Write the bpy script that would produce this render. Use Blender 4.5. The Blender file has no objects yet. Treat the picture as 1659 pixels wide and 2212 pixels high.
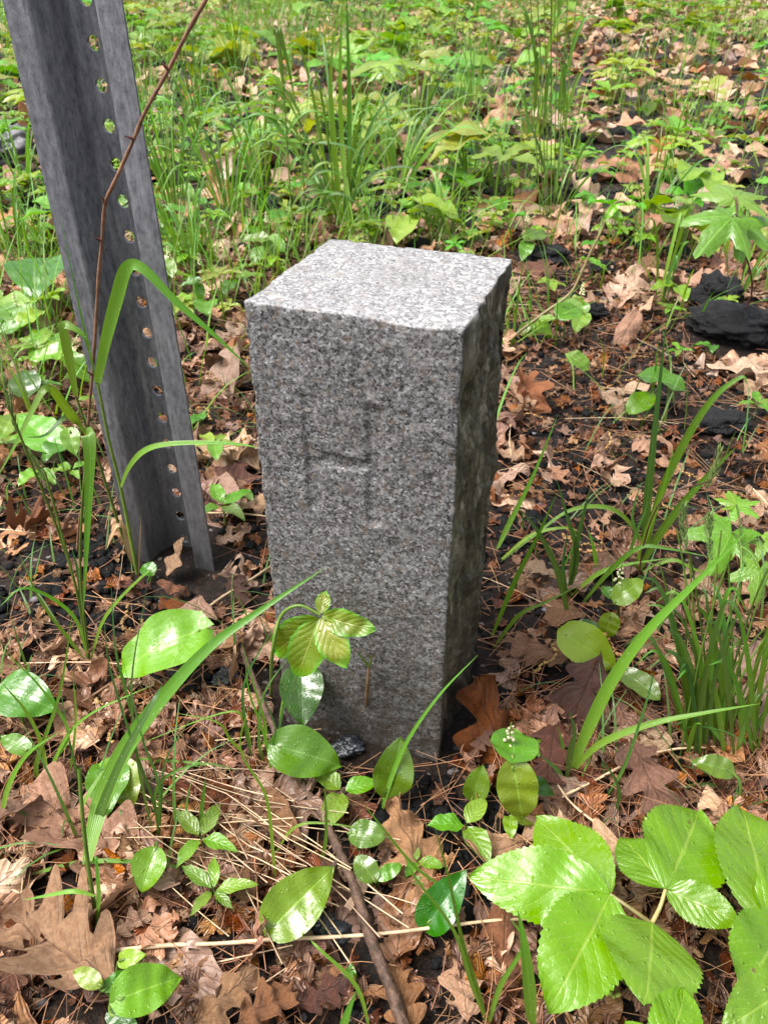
import bpy, bmesh, math, random
import numpy as np
from mathutils import Vector, Matrix, noise
R = random.Random(11); NR = np.random.default_rng(11)
BLACK = [(880, 1760, 120), (985, 1900, 120), (765, 1640, 80), (225, 1275, 120), (870, 2110, 90), (1235, 610, 70), (450, 1480, 70), (1090, 1790, 90), (1130, 700, 60), (250, 2170, 70), (1130, 1150, 60), (1180, 1480, 50)]
def black(px, py): return any(math.hypot(px - a, (py - b) * 1.3) < c for a, b, c in BLACK)
S = bpy.context.scene; C = S.collection; rad = math.radians

# ------------------------------------------------------------------ camera
F, CX, CY, PITCH, CAMH = 1792.8, 829.5, 1106.0, rad(34.406), 0.47
cd = bpy.data.cameras.new('camera'); cam = bpy.data.objects.new('camera', cd); C.objects.link(cam); S.camera = cam
cam.location = (0, 0, CAMH); cam.rotation_euler = (rad(90) - PITCH, 0, 0)
cd.sensor_fit = 'VERTICAL'; cd.sensor_height = 36; cd.lens = 36 * F / 2212.2
cd.clip_start = 0.01; cd.clip_end = 2000
cd.dof.use_dof = True; cd.dof.focus_distance = 0.52; cd.dof.aperture_fstop = 26.0
# ------------------------------------------------------------------ sky, sun, exposure
SUN_AZ, SUN_EL = -104.0, 60.0
w = bpy.data.worlds.new('World'); S.world = w; w.use_nodes = True
nt = w.node_tree; bg = nt.nodes['Background']
sky = nt.nodes.new('ShaderNodeTexSky'); sky.sky_type = 'NISHITA'; sky.sun_disc = False
sky.sun_elevation = rad(SUN_EL); sky.sun_rotation = rad(SUN_AZ); sky.dust_density = 5; sky.air_density = 1.0
hs = nt.nodes.new('ShaderNodeHueSaturation'); hs.inputs['Saturation'].default_value = 0.35
nt.links.new(sky.outputs[0], hs.inputs['Color']); nt.links.new(hs.outputs[0], bg.inputs[0])
bg.inputs[1].default_value = 0.11
sl = bpy.data.lights.new('sun', 'SUN'); sun = bpy.data.objects.new('sun', sl); C.objects.link(sun)
sl.energy = 2.0; sl.angle = rad(34); sl.color = (1, 0.97, 0.92)
sd = Vector((math.sin(rad(SUN_AZ)) * math.cos(rad(SUN_EL)), math.cos(rad(SUN_AZ)) * math.cos(rad(SUN_EL)), math.sin(rad(SUN_EL))))
sun.rotation_euler = sd.to_track_quat('Z', 'Y').to_euler(); sun.location = sd * 5
S.view_settings.view_transform = 'Standard'; S.view_settings.look = 'None'
S.view_settings.exposure = 1.5; S.view_settings.gamma = 1
S.cycles.max_bounces = 6; S.cycles.transparent_max_bounces = 6

# ------------------------------------------------------------------ geometry of the view: pixels (1659 x 2212) to places
SP, CP = math.sin(PITCH), math.cos(PITCH)
def ray(px, py):
    X = (px - CX) / F; Y = (py - CY) / F
    return np.array([X, CP - Y * SP, -SP - Y * CP])
def at(px, py, z=0.0):
    d = ray(px, py); k = (z - CAMH) / d[2]
    return np.array([0, 0, CAMH]) + k * d
def at_y(px, py, y):
    d = ray(px, py); return np.array([0, 0, CAMH]) + d * (y / d[1])
def pix(P):
    x, y, z = P[0], P[1], P[2] - CAMH
    Z = y * CP - z * SP; Y = -(y * SP + z * CP)
    return CX + F * x / Z, CY + F * Y / Z
def gz(x, y):
    return 0.006 * noise.noise((x * 5, y * 5, 0.3)) + 0.004 * noise.noise((x * 17, y * 17, 3.1))

# ------------------------------------------------------------------ materials
class NT:
    def __init__(s, name):
        s.m = bpy.data.materials.new(name); s.m.use_nodes = True; s.t = s.m.node_tree; s.t.nodes.clear()
        s.out = s.n('ShaderNodeOutputMaterial')
    def n(s, ty, **kw):
        x = s.t.nodes.new(ty)
        for k, v in kw.items(): setattr(x, k, v)
        return x
    def set(s, sock, v):
        if isinstance(v, bpy.types.NodeSocket): s.t.links.new(v, sock)
        elif isinstance(v, (tuple, list)) and sock.type == 'RGBA' and len(v) == 3: sock.default_value = (*v, 1)
        else: sock.default_value = v
    def math(s, op, a, b=0.0, clamp=False):
        x = s.n('ShaderNodeMath', operation=op, use_clamp=clamp); s.set(x.inputs[0], a); s.set(x.inputs[1], b); return x.outputs[0]
    def mix(s, f, a, b, blend='MIX'):
        x = s.n('ShaderNodeMix', data_type='RGBA', blend_type=blend); s.set(x.inputs[0], f); s.set(x.inputs[6], a); s.set(x.inputs[7], b); return x.outputs[2]
    def ramp(s, f, stops):
        x = s.n('ShaderNodeValToRGB'); e = x.color_ramp.elements
        while len(e) < len(stops): e.new(0.5)
        for i, (p, c) in enumerate(stops):
            e[i].position = p; e[i].color = (*c, 1) if isinstance(c, (tuple, list)) else (c, c, c, 1)
        s.set(x.inputs[0], f); return x.outputs[0]
    def coord(s, which='Object', scale=(1, 1, 1)):
        x = s.n('ShaderNodeTexCoord'); mp = s.n('ShaderNodeMapping'); mp.inputs['Scale'].default_value = scale
        s.t.links.new(x.outputs[which], mp.inputs[0]); return mp.outputs[0]
    def noise(s, vec, scale, detail=3, rough=.55, dist=0):
        x = s.n('ShaderNodeTexNoise'); s.set(x.inputs['Vector'], vec); x.inputs['Scale'].default_value = scale
        x.inputs['Detail'].default_value = detail; x.inputs['Roughness'].default_value = rough; x.inputs['Distortion'].default_value = dist
        return x.outputs[0]
    def vor(s, vec, scale, out='Color', feature='F1'):
        x = s.n('ShaderNodeTexVoronoi', feature=feature); s.set(x.inputs['Vector'], vec); x.inputs['Scale'].default_value = scale
        return x.outputs[out]
    def attr(s, name, out='Vector'):
        return s.n('ShaderNodeAttribute', attribute_name=name).outputs[out]
    def rnd(s):
        a = s.attr('rnd', 'Fac'); b = s.n('ShaderNodeObjectInfo').outputs['Random']
        return s.math('FRACT', s.math('ADD', a, b))
    def sep(s, v):
        x = s.n('ShaderNodeSeparateXYZ'); s.set(x.inputs[0], v); return x.outputs
    def hsv(s, col, h=.5, sat=1.0, v=1.0):
        x = s.n('ShaderNodeHueSaturation'); s.set(x.inputs['Color'], col); s.set(x.inputs['Hue'], h); s.set(x.inputs['Saturation'], sat); s.set(x.inputs['Value'], v); return x.outputs[0]
    def bump(s, h, strength, dist, normal=None):
        x = s.n('ShaderNodeBump'); s.set(x.inputs['Height'], h); x.inputs['Strength'].default_value = strength; x.inputs['Distance'].default_value = dist
        if normal is not None: s.set(x.inputs['Normal'], normal)
        return x.outputs[0]
    def bsdf(s, col, rough=.5, normal=None, spec=.5, metal=0.0, transl=0.0, tcol=None, coat=0.0):
        p = s.n('ShaderNodeBsdfPrincipled'); s.set(p.inputs['Base Color'], col); s.set(p.inputs['Roughness'], rough)
        s.set(p.inputs['Specular IOR Level'], spec); s.set(p.inputs['Metallic'], metal)
        if normal is not None: s.set(p.inputs['Normal'], normal)
        p.inputs['Coat Weight'].default_value = coat; p.inputs['Coat Roughness'].default_value = .12
        if coat and normal is not None: s.set(p.inputs['Coat Normal'], normal)
        o = p.outputs[0]
        if transl > 0:
            t = s.n('ShaderNodeBsdfTranslucent'); s.set(t.inputs[0], tcol if tcol is not None else col)
            if normal is not None: s.set(t.inputs['Normal'], normal)
            mx = s.n('ShaderNodeMixShader'); mx.inputs[0].default_value = transl
            s.t.links.new(o, mx.inputs[1]); s.t.links.new(t.outputs[0], mx.inputs[2]); o = mx.outputs[0]
        s.t.links.new(o, s.out.inputs[0]); return s.m
    def maprange(s, v, a, b, c, d):
        x = s.n('ShaderNodeMapRange'); s.set(x.inputs[0], v)
        for i, q in enumerate((a, b, c, d)): x.inputs[i + 1].default_value = q
        return x.outputs[0]

def green_leaf(name, col, col2, veins='side', nside=7, wet=.75, tip=None, gloss=.16, vein_c=None, drops=420, var=.06):
    s = NT(name); uv = s.sep(s.attr('leafco')); ax = s.math('ABSOLUTE', uv[0]); r = s.rnd()
    ob = s.coord('Object')
    base = s.mix(s.noise(ob, 45, 3), col, col2)
    base = s.hsv(base, s.maprange(r, 0, 1, .5 - var * .45, .5 + var * .45), s.maprange(r, 0, 1, 1.0, 1.12), s.maprange(s.math('FRACT', s.math('MULTIPLY', r, 7.3)), 0, 1, .78, 1.22))
    mid = s.maprange(ax, .015, .06, 1, 0)
    if veins == 'side':
        ph = s.math('SUBTRACT', s.math('MULTIPLY', uv[1], nside), s.math('MULTIPLY', ax, nside * .3))
        wv = s.math('PINGPONG', ph, .5); sv = s.maprange(wv, .0, .08, 1, 0)
        pil = s.math('MULTIPLY', wv, 2)
    else:
        ph = s.math('MULTIPLY', ax, 5.0); wv = s.math('PINGPONG', ph, .5); sv = s.math('MULTIPLY', s.maprange(wv, 0, .1, 1, 0), .55); pil = wv
    vein = s.math('MAXIMUM', mid, s.math('MULTIPLY', sv, .22 if veins == 'par' else .45))
    vc = vein_c or tuple(min(1, c * 1.7 + .03) for c in col)
    c = s.mix(s.math('MULTIPLY', vein, .6), base, vc)
    if tip: c = s.mix(s.maprange(s.math('MAXIMUM', ax, uv[1]), .72, .98, 0, 1), c, tip)
    fleck = s.maprange(s.noise(ob, 900, 1), .70, .76, 0, .35)
    c = s.mix(fleck, c, (.5, .6, .3))
    dd = s.vor(ob, drops, 'Distance'); drop = s.maprange(dd, .10, .30, 1, 0)
    gate = s.maprange(s.noise(ob, 120, 2), .5, .62, 0, 1)
    drop = s.math('MULTIPLY', drop, gate)
    h = s.math('ADD', s.math('MULTIPLY', s.math('SUBTRACT', pil, vein), .10 if veins == 'par' else .26), s.math('MULTIPLY', drop, wet * 1.1))
    h = s.math('ADD', h, s.math('MULTIPLY', s.noise(ob, 120, 5, .6), 1.1))
    spot = s.math('MULTIPLY', s.maprange(s.vor(ob, 75, 'Distance'), .07, .12, 1, 0), s.maprange(s.noise(ob, 25, 2), .56, .6, 0, .8)); c = s.mix(spot, c, (.10, .06, .015))
    nrm = s.bump(h, .55, .0012)
    rough = s.maprange(s.noise(ob, 60, 6, .75), .40, .60, gloss, gloss + .42)
    return s.bsdf(c, rough, nrm, .75, 0, .30, s.hsv(c, .49, 1.1, 1.6), coat=.3 * wet)

def dry_leaf(name, col, col2, sp=.5):
    s = NT(name); uv = s.sep(s.attr('leafco')); ax = s.math('ABSOLUTE', uv[0]); r = s.rnd(); ob = s.coord('Object')
    base = s.mix(s.ramp(s.noise(ob, 30, 5, .65), [(.38, 0), (.62, 1)]), col, col2)
    base = s.hsv(base, s.maprange(r, 0, 1, .488, .51), s.maprange(s.math('FRACT', s.math('MULTIPLY', r, 5.7)), 0, 1, .9, 1.2), s.maprange(s.math('FRACT', s.math('MULTIPLY', r, 3.1)), 0, 1, .6, 1.25))
    mid = s.maprange(ax, .012, .05, 1, 0)
    ph = s.math('SUBTRACT', s.math('MULTIPLY', uv[1], 8), s.math('MULTIPLY', ax, 2.2)); wv = s.math('PINGPONG', ph, .5)
    vein = s.math('MAXIMUM', mid, s.math('MULTIPLY', s.maprange(wv, 0, .09, 1, 0), .35))
    c = s.mix(s.math('MULTIPLY', vein, .55), base, tuple(x * .45 for x in col2))
    spots = s.maprange(s.vor(ob, 260, 'Distance'), .16, .26, 1, 0)
    spots = s.math('MULTIPLY', spots, s.maprange(s.noise(ob, 70, 2), .48, .6, 0, .85))
    c = s.mix(spots, c, (.03, .015, .01))
    stain = s.maprange(s.noise(ob, 18, 4, .7), .58, .72, 0, .6)
    c = s.mix(stain, c, tuple(x * .35 for x in col2))
    h = s.math('ADD', s.math('MULTIPLY', s.noise(ob, 220, 4), .7), s.math('SUBTRACT', s.math('MULTIPLY', wv, .8), s.math('MULTIPLY', vein, .5)))
    nrm = s.bump(h, .9, .0018)
    rough = s.maprange(s.noise(ob, 40, 3), .35, .65, .26, .6)
    return s.bsdf(c, rough, nrm, sp, 0, .14)

def grass_mat(name, col, col2, gloss=.3, tr=.35):
    s = NT(name); uv = s.sep(s.attr('leafco')); r = s.rnd()
    c = s.mix(s.maprange(uv[1], 0, .8, 0, 1), col2, col)
    c = s.hsv(c, s.maprange(r, 0, 1, .475, .52), 1.0, s.maprange(s.math('FRACT', s.math('MULTIPLY', r, 5.1)), 0, 1, .65, 1.35))
    st = s.math('PINGPONG', s.math('MULTIPLY', uv[0], 4), .5)
    ax = s.math('ABSOLUTE', uv[0])
    c = s.mix(s.maprange(ax, .05, .16, .35, 0), c, tuple(x * 1.6 for x in col))
    c = s.mix(s.maprange(s.noise(s.coord('Object'), 700, 1), .70, .75, 0, .5), c, (.5, .6, .45))
    nrm = s.bump(st, .35, .0006)
    return s.bsdf(c, gloss, nrm, .5, 0, tr, s.hsv(c, .49, 1.1, 1.5))

def plain(name, col, rough=.6, var=.3, scale=120, bump=.3, spec=.4, dist=.001, transl=0):
    s = NT(name); ob = s.coord('Object'); n = s.noise(ob, scale, 4, .6); r = s.rnd()
    c = s.mix(s.ramp(n, [(.3, 0), (.7, 1)]), tuple(x * (1 - var) for x in col), tuple(min(1, x * (1 + var)) for x in col))
    c = s.hsv(c, s.maprange(r, 0, 1, .485, .515), 1, s.maprange(s.math('FRACT', s.math('MULTIPLY', r, 3.7)), 0, 1, .6, 1.3))
    return s.bsdf(c, rough, s.bump(n, bump, dist), spec, 0, transl)

M = {}
M['may'] = green_leaf('mayflower_green', (.065, .160, .010), (.095, .205, .012), 'par', wet=.9, gloss=.12)
M['maylime'] = green_leaf('lime_leaf', (.135, .255, .012), (.17, .29, .016), 'par', wet=.7, gloss=.16)
M['maydark'] = green_leaf('deep_green_leaf', (.030, .095, .010), (.048, .125, .012), 'par', wet=.9, gloss=.1)
M['ser'] = green_leaf('serrate_green', (.098, .225, .007), (.135, .27, .010), 'side', 8, wet=.8, gloss=.13, vein_c=(.26, .38, .05), drops=260, var=.015)
M['creep'] = green_leaf('bronze_green', (.19, .18, .022), (.13, .235, .016), 'side', 7, wet=.8, tip=(.10, .32, .010), gloss=.17)
M['seed'] = green_leaf('seedling_green', (.10, .215, .015), (.14, .26, .024), 'side', 6, wet=.5, gloss=.22)
M['maple'] = green_leaf('maple_green', (.10, .235, .018), (.14, .28, .024), 'side', 5, wet=.5, gloss=.2)
M['cover'] = green_leaf('ground_cover_green', (.10, .21, .017), (.22, .31, .045), 'side', 5, wet=.4, gloss=.3, var=.14)
M['tan'] = dry_leaf('tan_leaf', (.42, .245, .15), (.28, .145, .08))
M['pale'] = dry_leaf('pale_leaf', (.52, .35, .245), (.38, .23, .14))
M['rust'] = dry_leaf('rust_leaf', (.22, .080, .032), (.13, .045, .018))
M['maroon'] = dry_leaf('maroon_leaf', (.135, .050, .032), (.075, .026, .016), .7)
M['orange'] = dry_leaf('orange_leaf', (.42, .19, .07), (.30, .12, .045))
M['brown'] = dry_leaf('brown_leaf', (.28, .155, .10), (.17, .085, .052))
M['grass'] = grass_mat('grass_green', (.10, .25, .024), (.155, .27, .032))
M['grassb'] = grass_mat('grass_blue', (.070, .180, .042), (.10, .19, .026))
M['grassdry'] = grass_mat('grass_dry', (.36, .25, .13), (.30, .19, .09), .5, .1)
M['needle'] = plain('needle_brown', (.30, .15, .075), .5, .4, 90, .1)
M['straw'] = plain('straw', (.50, .36, .22), .45, .35, 90, .15)
M['stem'] = plain('green_stem', (.13, .21, .032), .35, .25, 90, .1, transl=.15)
M['redstem'] = plain('red_stem', (.085, .03, .022), .4, .4, 160, .3)
M['cane'] = plain('cane_brown', (.21, .115, .062), .5, .5, 140, .4)
M['pale_stem'] = plain('pale_stem', (.26, .22, .08), .4, .25, 120, .2)
M['bark'] = plain('bark', (.060, .032, .022), .65, .7, 170, 1.0, .35, .003)
M['bud'] = plain('bud_cream', (.62, .62, .36), .4, .15, 300, .1)
M['yelbud'] = plain('bud_yellow', (.42, .45, .09), .5, .3, 300, .1)
M['catkin'] = plain('catkin', (.36, .20, .075), .7, .5, 500, .6)
M['head'] = plain('seed_head', (.22, .30, .09), .6, .45, 600, .5, transl=.1)
M['char'] = plain('charcoal', (.006, .006, .0065), .7, .8, 400, 1.0, .2, .003)
M['asphalt'] = plain('asphalt', (.008, .008, .009), .55, .8, 330, 1.0, .35, .006)
M['slate'] = plain('slate', (.022, .026, .031), .3, .4, 120, .5, .6, .002)
M['clod'] = plain('soil_clod', (.055, .028, .016), .8, .5, 300, .6, .2)
M['pebble'] = plain('pebble', (.13, .125, .135), .6, .6, 260, .6)

def soil_mat():
    s = NT('soil'); ob = s.coord('Object'); n = s.noise(ob, 9, 6, .65); f = s.noise(ob, 170, 5, .7)
    c = s.mix(s.ramp(n, [(.38, 0), (.6, 1)]), (.006, .005, .0045), (.020, .011, .007))
    c = s.mix(s.ramp(f, [(.5, 0), (.68, .8)]), c, (.06, .032, .018))
    g = s.vor(ob, 330, 'Color'); gs = s.sep(g)
    c = s.mix(s.maprange(gs[0], .988, .99, 0, .6), c, (.28, .26, .25))
    h = s.math('ADD', s.math('MULTIPLY', f, 1.0), s.math('MULTIPLY', s.noise(ob, 60, 4), 1.2))
    return s.bsdf(c, s.maprange(s.noise(ob, 40, 3), .4, .65, .45, .85), s.bump(h, 1.0, .008), .3)
M['soil'] = soil_mat()

def granite_mat():
    s = NT('granite'); ob = s.coord('Object'); geo = s.n('ShaderNodeNewGeometry')
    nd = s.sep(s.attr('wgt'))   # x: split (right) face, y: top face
    jit = s.n('ShaderNodeVectorMath', operation='ADD'); s.set(jit.inputs[0], ob)
    nn = s.n('ShaderNodeTexNoise'); s.set(nn.inputs['Vector'], ob); nn.inputs['Scale'].default_value = 420; nn.inputs['Detail'].default_value = 2
    vs = s.n('ShaderNodeVectorMath', operation='SCALE'); s.set(vs.inputs[0], nn.outputs['Color']); vs.inputs['Scale'].default_value = .0022
    s.set(jit.inputs[1], vs.outputs[0]); v = jit.outputs[0]
    a = s.sep(s.vor(v, 680)); b = s.sep(s.vor(v, 1250)); d = s.sep(s.vor(v, 320))
    g = s.ramp(a[0], [(0, (.016, .014, .014)), (.20, (.04, .036, .035)), (.34, (.17, .16, .16)), (.6, (.31, .30, .305)), (.85, (.47, .46, .47)), (1, (.72, .71, .71))])
    g2 = s.ramp(b[1], [(0, (.02, .018, .018)), (.3, (.13, .12, .12)), (.65, (.34, .33, .335)), (1, (.72, .71, .71))])
    c = s.mix(.38, g, g2)
    c = s.mix(s.maprange(d[2], .92, .94, 0, .5), c, (.30, .21, .15))
    c = s.mix(s.maprange(d[0], .93, .95, 0, .5), c, (.55, .53, .50))
    blot = s.noise(ob, 22, 5, .6)
    c = s.mix(s.maprange(blot, .5, .68, 0, .32), c, (.17, .15, .13))
    c = s.hsv(c, .5, .95, .50)
    dirt_shade = s.math('MULTIPLY', nd[2], s.maprange(s.noise(ob, 130, 4), .38, .60, .05, .45))  # grime in the H, plus crossbar overhang shadow painted into the colour
    c = s.mix(dirt_shade, c, (.032, .028, .022))
    # weathered split face: algae and grime, streaked down
    st = s.noise(s.coord('Object', (1, 1, .38)), 120, 6, .75, .3)
    al = s.ramp(st, [(.32, (.008, .006, .004)), (.45, (.040, .034, .018)), (.56, (.115, .100, .058)), (.70, (.40, .37, .28))])
    pv = s.noise(s.coord('Object', (1, 1, .5)), 34, 4, .6)
    al = s.mix(s.maprange(pv, .54, .68, 0, .6), al, (.20, .185, .14)); al = s.mix(s.maprange(pv, .46, .36, 0, .6), al, (.014, .012, .007))
    al = s.mix(s.maprange(s.sep(ob)[2], .02, .14, .55, 0), al, (.055, .052, .034))
    c = s.mix(s.math('MULTIPLY', nd[0], .93), c, al)
    # bush-hammered top: paler and less saturated
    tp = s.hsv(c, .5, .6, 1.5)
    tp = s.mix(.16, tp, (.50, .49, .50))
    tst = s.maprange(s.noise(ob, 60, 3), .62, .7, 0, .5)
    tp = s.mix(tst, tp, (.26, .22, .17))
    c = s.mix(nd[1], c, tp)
    # soil splash at the foot
    foot = s.math('MULTIPLY', s.maprange(s.sep(ob)[2], .0, .15, .9, 0), s.maprange(s.noise(ob, 60, 4), .35, .6, .3, 1))
    c = s.mix(foot, c, (.05, .036, .024))
    h = s.math('ADD', a[0], s.math('MULTIPLY', b[1], .6))
    h = s.math('ADD', h, s.math('MULTIPLY', s.noise(ob, 300, 4), 1.2))
    nrm = s.bump(h, .8, .0011)
    rough = s.maprange(a[2], 0, 1, .32, .7)
    return s.bsdf(c, rough, nrm, .45)
M['granite'] = granite_mat()

def steel_mat():
    s = NT('galvanised_steel'); ob = s.coord('Object'); n = s.noise(s.coord('Object', (1, 1, .4)), 260, 7, .75); st = s.noise(s.coord('Object', (1, 1, .10)), 170, 4, .6)
    c = s.mix(s.ramp(n, [(.34, 0), (.68, 1)]), (.085, .088, .098), (.245, .247, .27))
    c = s.mix(s.maprange(st, .52, .72, 0, .45), c, (.40, .40, .42))
    c = s.mix(s.maprange(s.noise(ob, 330, 2), .64, .72, 0, .55), c, (.06, .06, .065))
    c = s.mix(s.maprange(s.noise(ob, 210, 2), .735, .76, 0, .8), c, (.10, .05, .035))
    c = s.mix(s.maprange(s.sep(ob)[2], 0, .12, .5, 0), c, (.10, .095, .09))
    return s.bsdf(c, s.maprange(n, .3, .7, .38, .62), s.bump(s.noise(ob, 500, 3), .25, .0006), .5, .45)
M['steel'] = steel_mat()

# ------------------------------------------------------------------ mesh helpers
def mk(name, V, Fq, m, UV=None, rnd=None, smooth=True):
    """V (n,3), Fq (k,4) quads or list of lists"""
    me = bpy.data.meshes.new(name); V = np.asarray(V, np.float32)
    if isinstance(Fq, np.ndarray):
        k, q = Fq.shape; me.vertices.add(len(V)); me.vertices.foreach_set('co', V.ravel())
        me.loops.add(k * q); me.loops.foreach_set('vertex_index', Fq.astype(np.int32).ravel())
        me.polygons.add(k); me.polygons.foreach_set('loop_start', np.arange(0, k * q, q, dtype=np.int32))
        me.update(calc_edges=True)
    else: me.from_pydata(V.tolist(), [], Fq)
    if UV is not None:
        a = me.attributes.new('leafco', 'FLOAT_VECTOR', 'POINT'); UV = np.asarray(UV, np.float32); a.data.foreach_set('vector', np.concatenate([UV, np.zeros((len(UV), 1), np.float32)], 1).ravel())
    if rnd is not None:
        a = me.attributes.new('rnd', 'FLOAT', 'POINT'); a.data.foreach_set('value', np.asarray(rnd, np.float32).ravel())
    if smooth: me.polygons.foreach_set('use_smooth', np.ones(len(me.polygons), bool))
    me.materials.append(m); return me
class Arr:
    def __init__(s): s.V = []; s.F = []; s.U = []; s.n = 0; s.R = []
    def add(s, V, Fq, U=None, r=0.0):
        s.V.append(np.asarray(V)); s.F.append(np.asarray(Fq) + s.n); s.U.append(U if U is not None else np.zeros((len(V), 2))); s.R.append(np.full(len(V), r)); s.n += len(V)
    def mesh(s, name, m, smooth=True):
        return mk(name, np.concatenate(s.V), np.concatenate(s.F), m, np.concatenate(s.U), np.concatenate(s.R), smooth)
def quads(nu, nv):
    i = np.arange(nu)[:, None] * (nv + 1) + np.arange(nv)[None]
    return np.stack([i, i + 1, i + nv + 2, i + nv + 1], -1).reshape(-1, 4)
def cr(P, n=6):
    P = [np.asarray(p, float) for p in P]
    Q = [2 * P[0] - P[1]] + P + [2 * P[-1] - P[-2]]; out = []
    for i in range(1, len(Q) - 2):
        for k in range(n):
            t = k / n; a, b, c, d = Q[i - 1], Q[i], Q[i + 1], Q[i + 2]
            out.append(.5 * (2 * b + (c - a) * t + (2 * a - 5 * b + 4 * c - d) * t * t + (3 * b - a - 3 * c + d) * t ** 3))
    out.append(P[-1]); return np.array(out)
def tube_arr(P, r0, r1=None, sides=6, rj=0.0):
    P = np.asarray(P, float); n = len(P); r1 = r0 if r1 is None else r1
    T = np.gradient(P, axis=0); T /= np.linalg.norm(T, axis=1)[:, None] + 1e-12
    ref = np.array([.31, .22, .93]) if abs(T[0][2]) < .9 else np.array([1., .1, 0])
    V = []; X = np.cross(T[0], ref)
    for i in range(n):
        X = X - T[i] * np.dot(X, T[i]); X /= np.linalg.norm(X) + 1e-12; Y = np.cross(T[i], X)
        r = (r0 + (r1 - r0) * i / (n - 1)) * (1 + rj * R.uniform(-1, 1))
        for k in range(sides):
            a = 2 * math.pi * k / sides; V.append(P[i] + r * (math.cos(a) * X + math.sin(a) * Y))
    Fq = [[i * sides + k, i * sides + (k + 1) % sides, (i + 1) * sides + (k + 1) % sides, (i + 1) * sides + k] for i in range(n - 1) for k in range(sides)]
    U = np.repeat(np.linspace(0, 1, n), sides); return np.array(V), np.array(Fq), np.stack([np.zeros_like(U), U], -1)
def leaf_arr(kind, nu=16, nv=6, wr=.5, fold=.2, curl=.5, wav=.04, cup=0.0, seed=0, teeth=12, rough=0.0):
    rr = random.Random(seed); u = np.linspace(0, 1, nu + 1)
    if kind == 'heart': pw = u ** .45 * (1 - u) ** .98
    elif kind == 'oval': pw = u ** .6 * (1 - u) ** .72
    elif kind == 'lance': pw = np.sin(np.pi * u ** .8) ** 1.1
    elif kind in ('ser', 'ovate'): pw = u ** .66 * (1 - u) ** .92
    elif kind == 'oak':
        env = np.clip(np.sin(np.pi * u ** .8), 0, 1) ** .6; ph = rr.uniform(-.3, .3); k = rr.choice([3, 3.5, 3.5, 4])
        pw = env * (.36 + .64 * (.5 - .5 * np.cos(2 * np.pi * (k * u) + ph)) ** .7)
    else: pw = np.sin(np.pi * u)
    pw = np.clip(pw, 0, None) / pw.max()
    if kind == 'ser': pw = pw * (1 + .085 * ((u * teeth) % 1.0 - .4))
    v = np.linspace(-1, 1, nv + 1); Ug, Vg = np.meshgrid(u, v, indexing='ij'); W = pw[:, None] * wr / 2
    if kind == 'oak':
        pw2 = np.roll(pw, rr.choice([-1, 1, 2])); W = np.where(Vg < 0, pw2[:, None], pw[:, None]) * wr / 2
    X = Vg * W; Y = Ug.copy()
    if kind == 'heart': Y = Y - .15 * np.abs(Vg) ** .8 * np.exp(-6 * Ug)
    if kind == 'oak': Y = Y + .5 * np.abs(X)
    if kind == 'ser': Y = Y + .12 * np.abs(X)
    Z = fold * np.abs(X) + cup * X * X / wr
    f1, f2, p1, p2 = rr.uniform(1.3, 2.6), rr.uniform(2, 4), rr.uniform(0, 6), rr.uniform(0, 6)
    Z = Z + wav * np.abs(Vg) ** 1.4 * np.sin(2 * np.pi * f1 * Y + p1 + Vg * 1.2) + .4 * wav * np.sin(2 * np.pi * f2 * Y + p2 + 2 * Vg)
    if rough > 0:
        Z = Z + rough * np.array([[noise.noise((x * 7 + seed, y * 7, seed * 1.7)) for x, y in zip(a, b)] for a, b in zip(X, Y)])
    ys = np.linspace(-.3, 1.4, 120); th = np.where(ys > 0, curl * ys, 0); st = ys[1] - ys[0]
    cy = np.cumsum(np.cos(th)) * st; cz = -np.cumsum(np.sin(th)) * st; cy -= np.interp(0, ys, cy); cz -= np.interp(0, ys, cz)
    t = np.interp(Y, ys, th); V = np.stack([X, np.interp(Y, ys, cy) + Z * np.sin(t), np.interp(Y, ys, cz) + Z * np.cos(t)], -1).reshape(-1, 3)
    return V, quads(nu, nv), np.stack([Vg, Ug], -1).reshape(-1, 2)
def maple_arr(curl=.3, seed=0, wav=.05):
    rr = random.Random(seed); axes = [-2.15, -1.0, 0, 1.0, 2.15]; ln = [.55, .86, 1.0, .86, .55]
    th = np.linspace(-2.75, 2.75, 61); rd = np.zeros_like(th); da = np.zeros_like(th)
    for a, l in zip(axes, ln):
        d = np.abs(th - a); c = l * (np.clip(1 - d / .75, 0, 1) ** .8) ; rd = np.maximum(rd, c)
    da = np.min(np.abs(th[:, None] - np.array(axes)[None]), axis=1)
    rd = np.maximum(rd, .36) * (1 + .08 * np.sin(th * 23))
    nr = 5; V = []; U = []
    for i in range(nr + 1):
        q = i / nr
        for k, t in enumerate(th):
            r = rd[k] * q; x, y = math.sin(t) * r, math.cos(t) * r
            z = wav * math.sin(5 * t) * q * q - curl * r * r * .6 - .15 * r * da[k]
            V.append((x, y, z)); U.append((da[k] * 1.6 * (.2 + q), q))
    return np.array(V), quads(nr, len(th) - 1), np.array(U)
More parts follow.
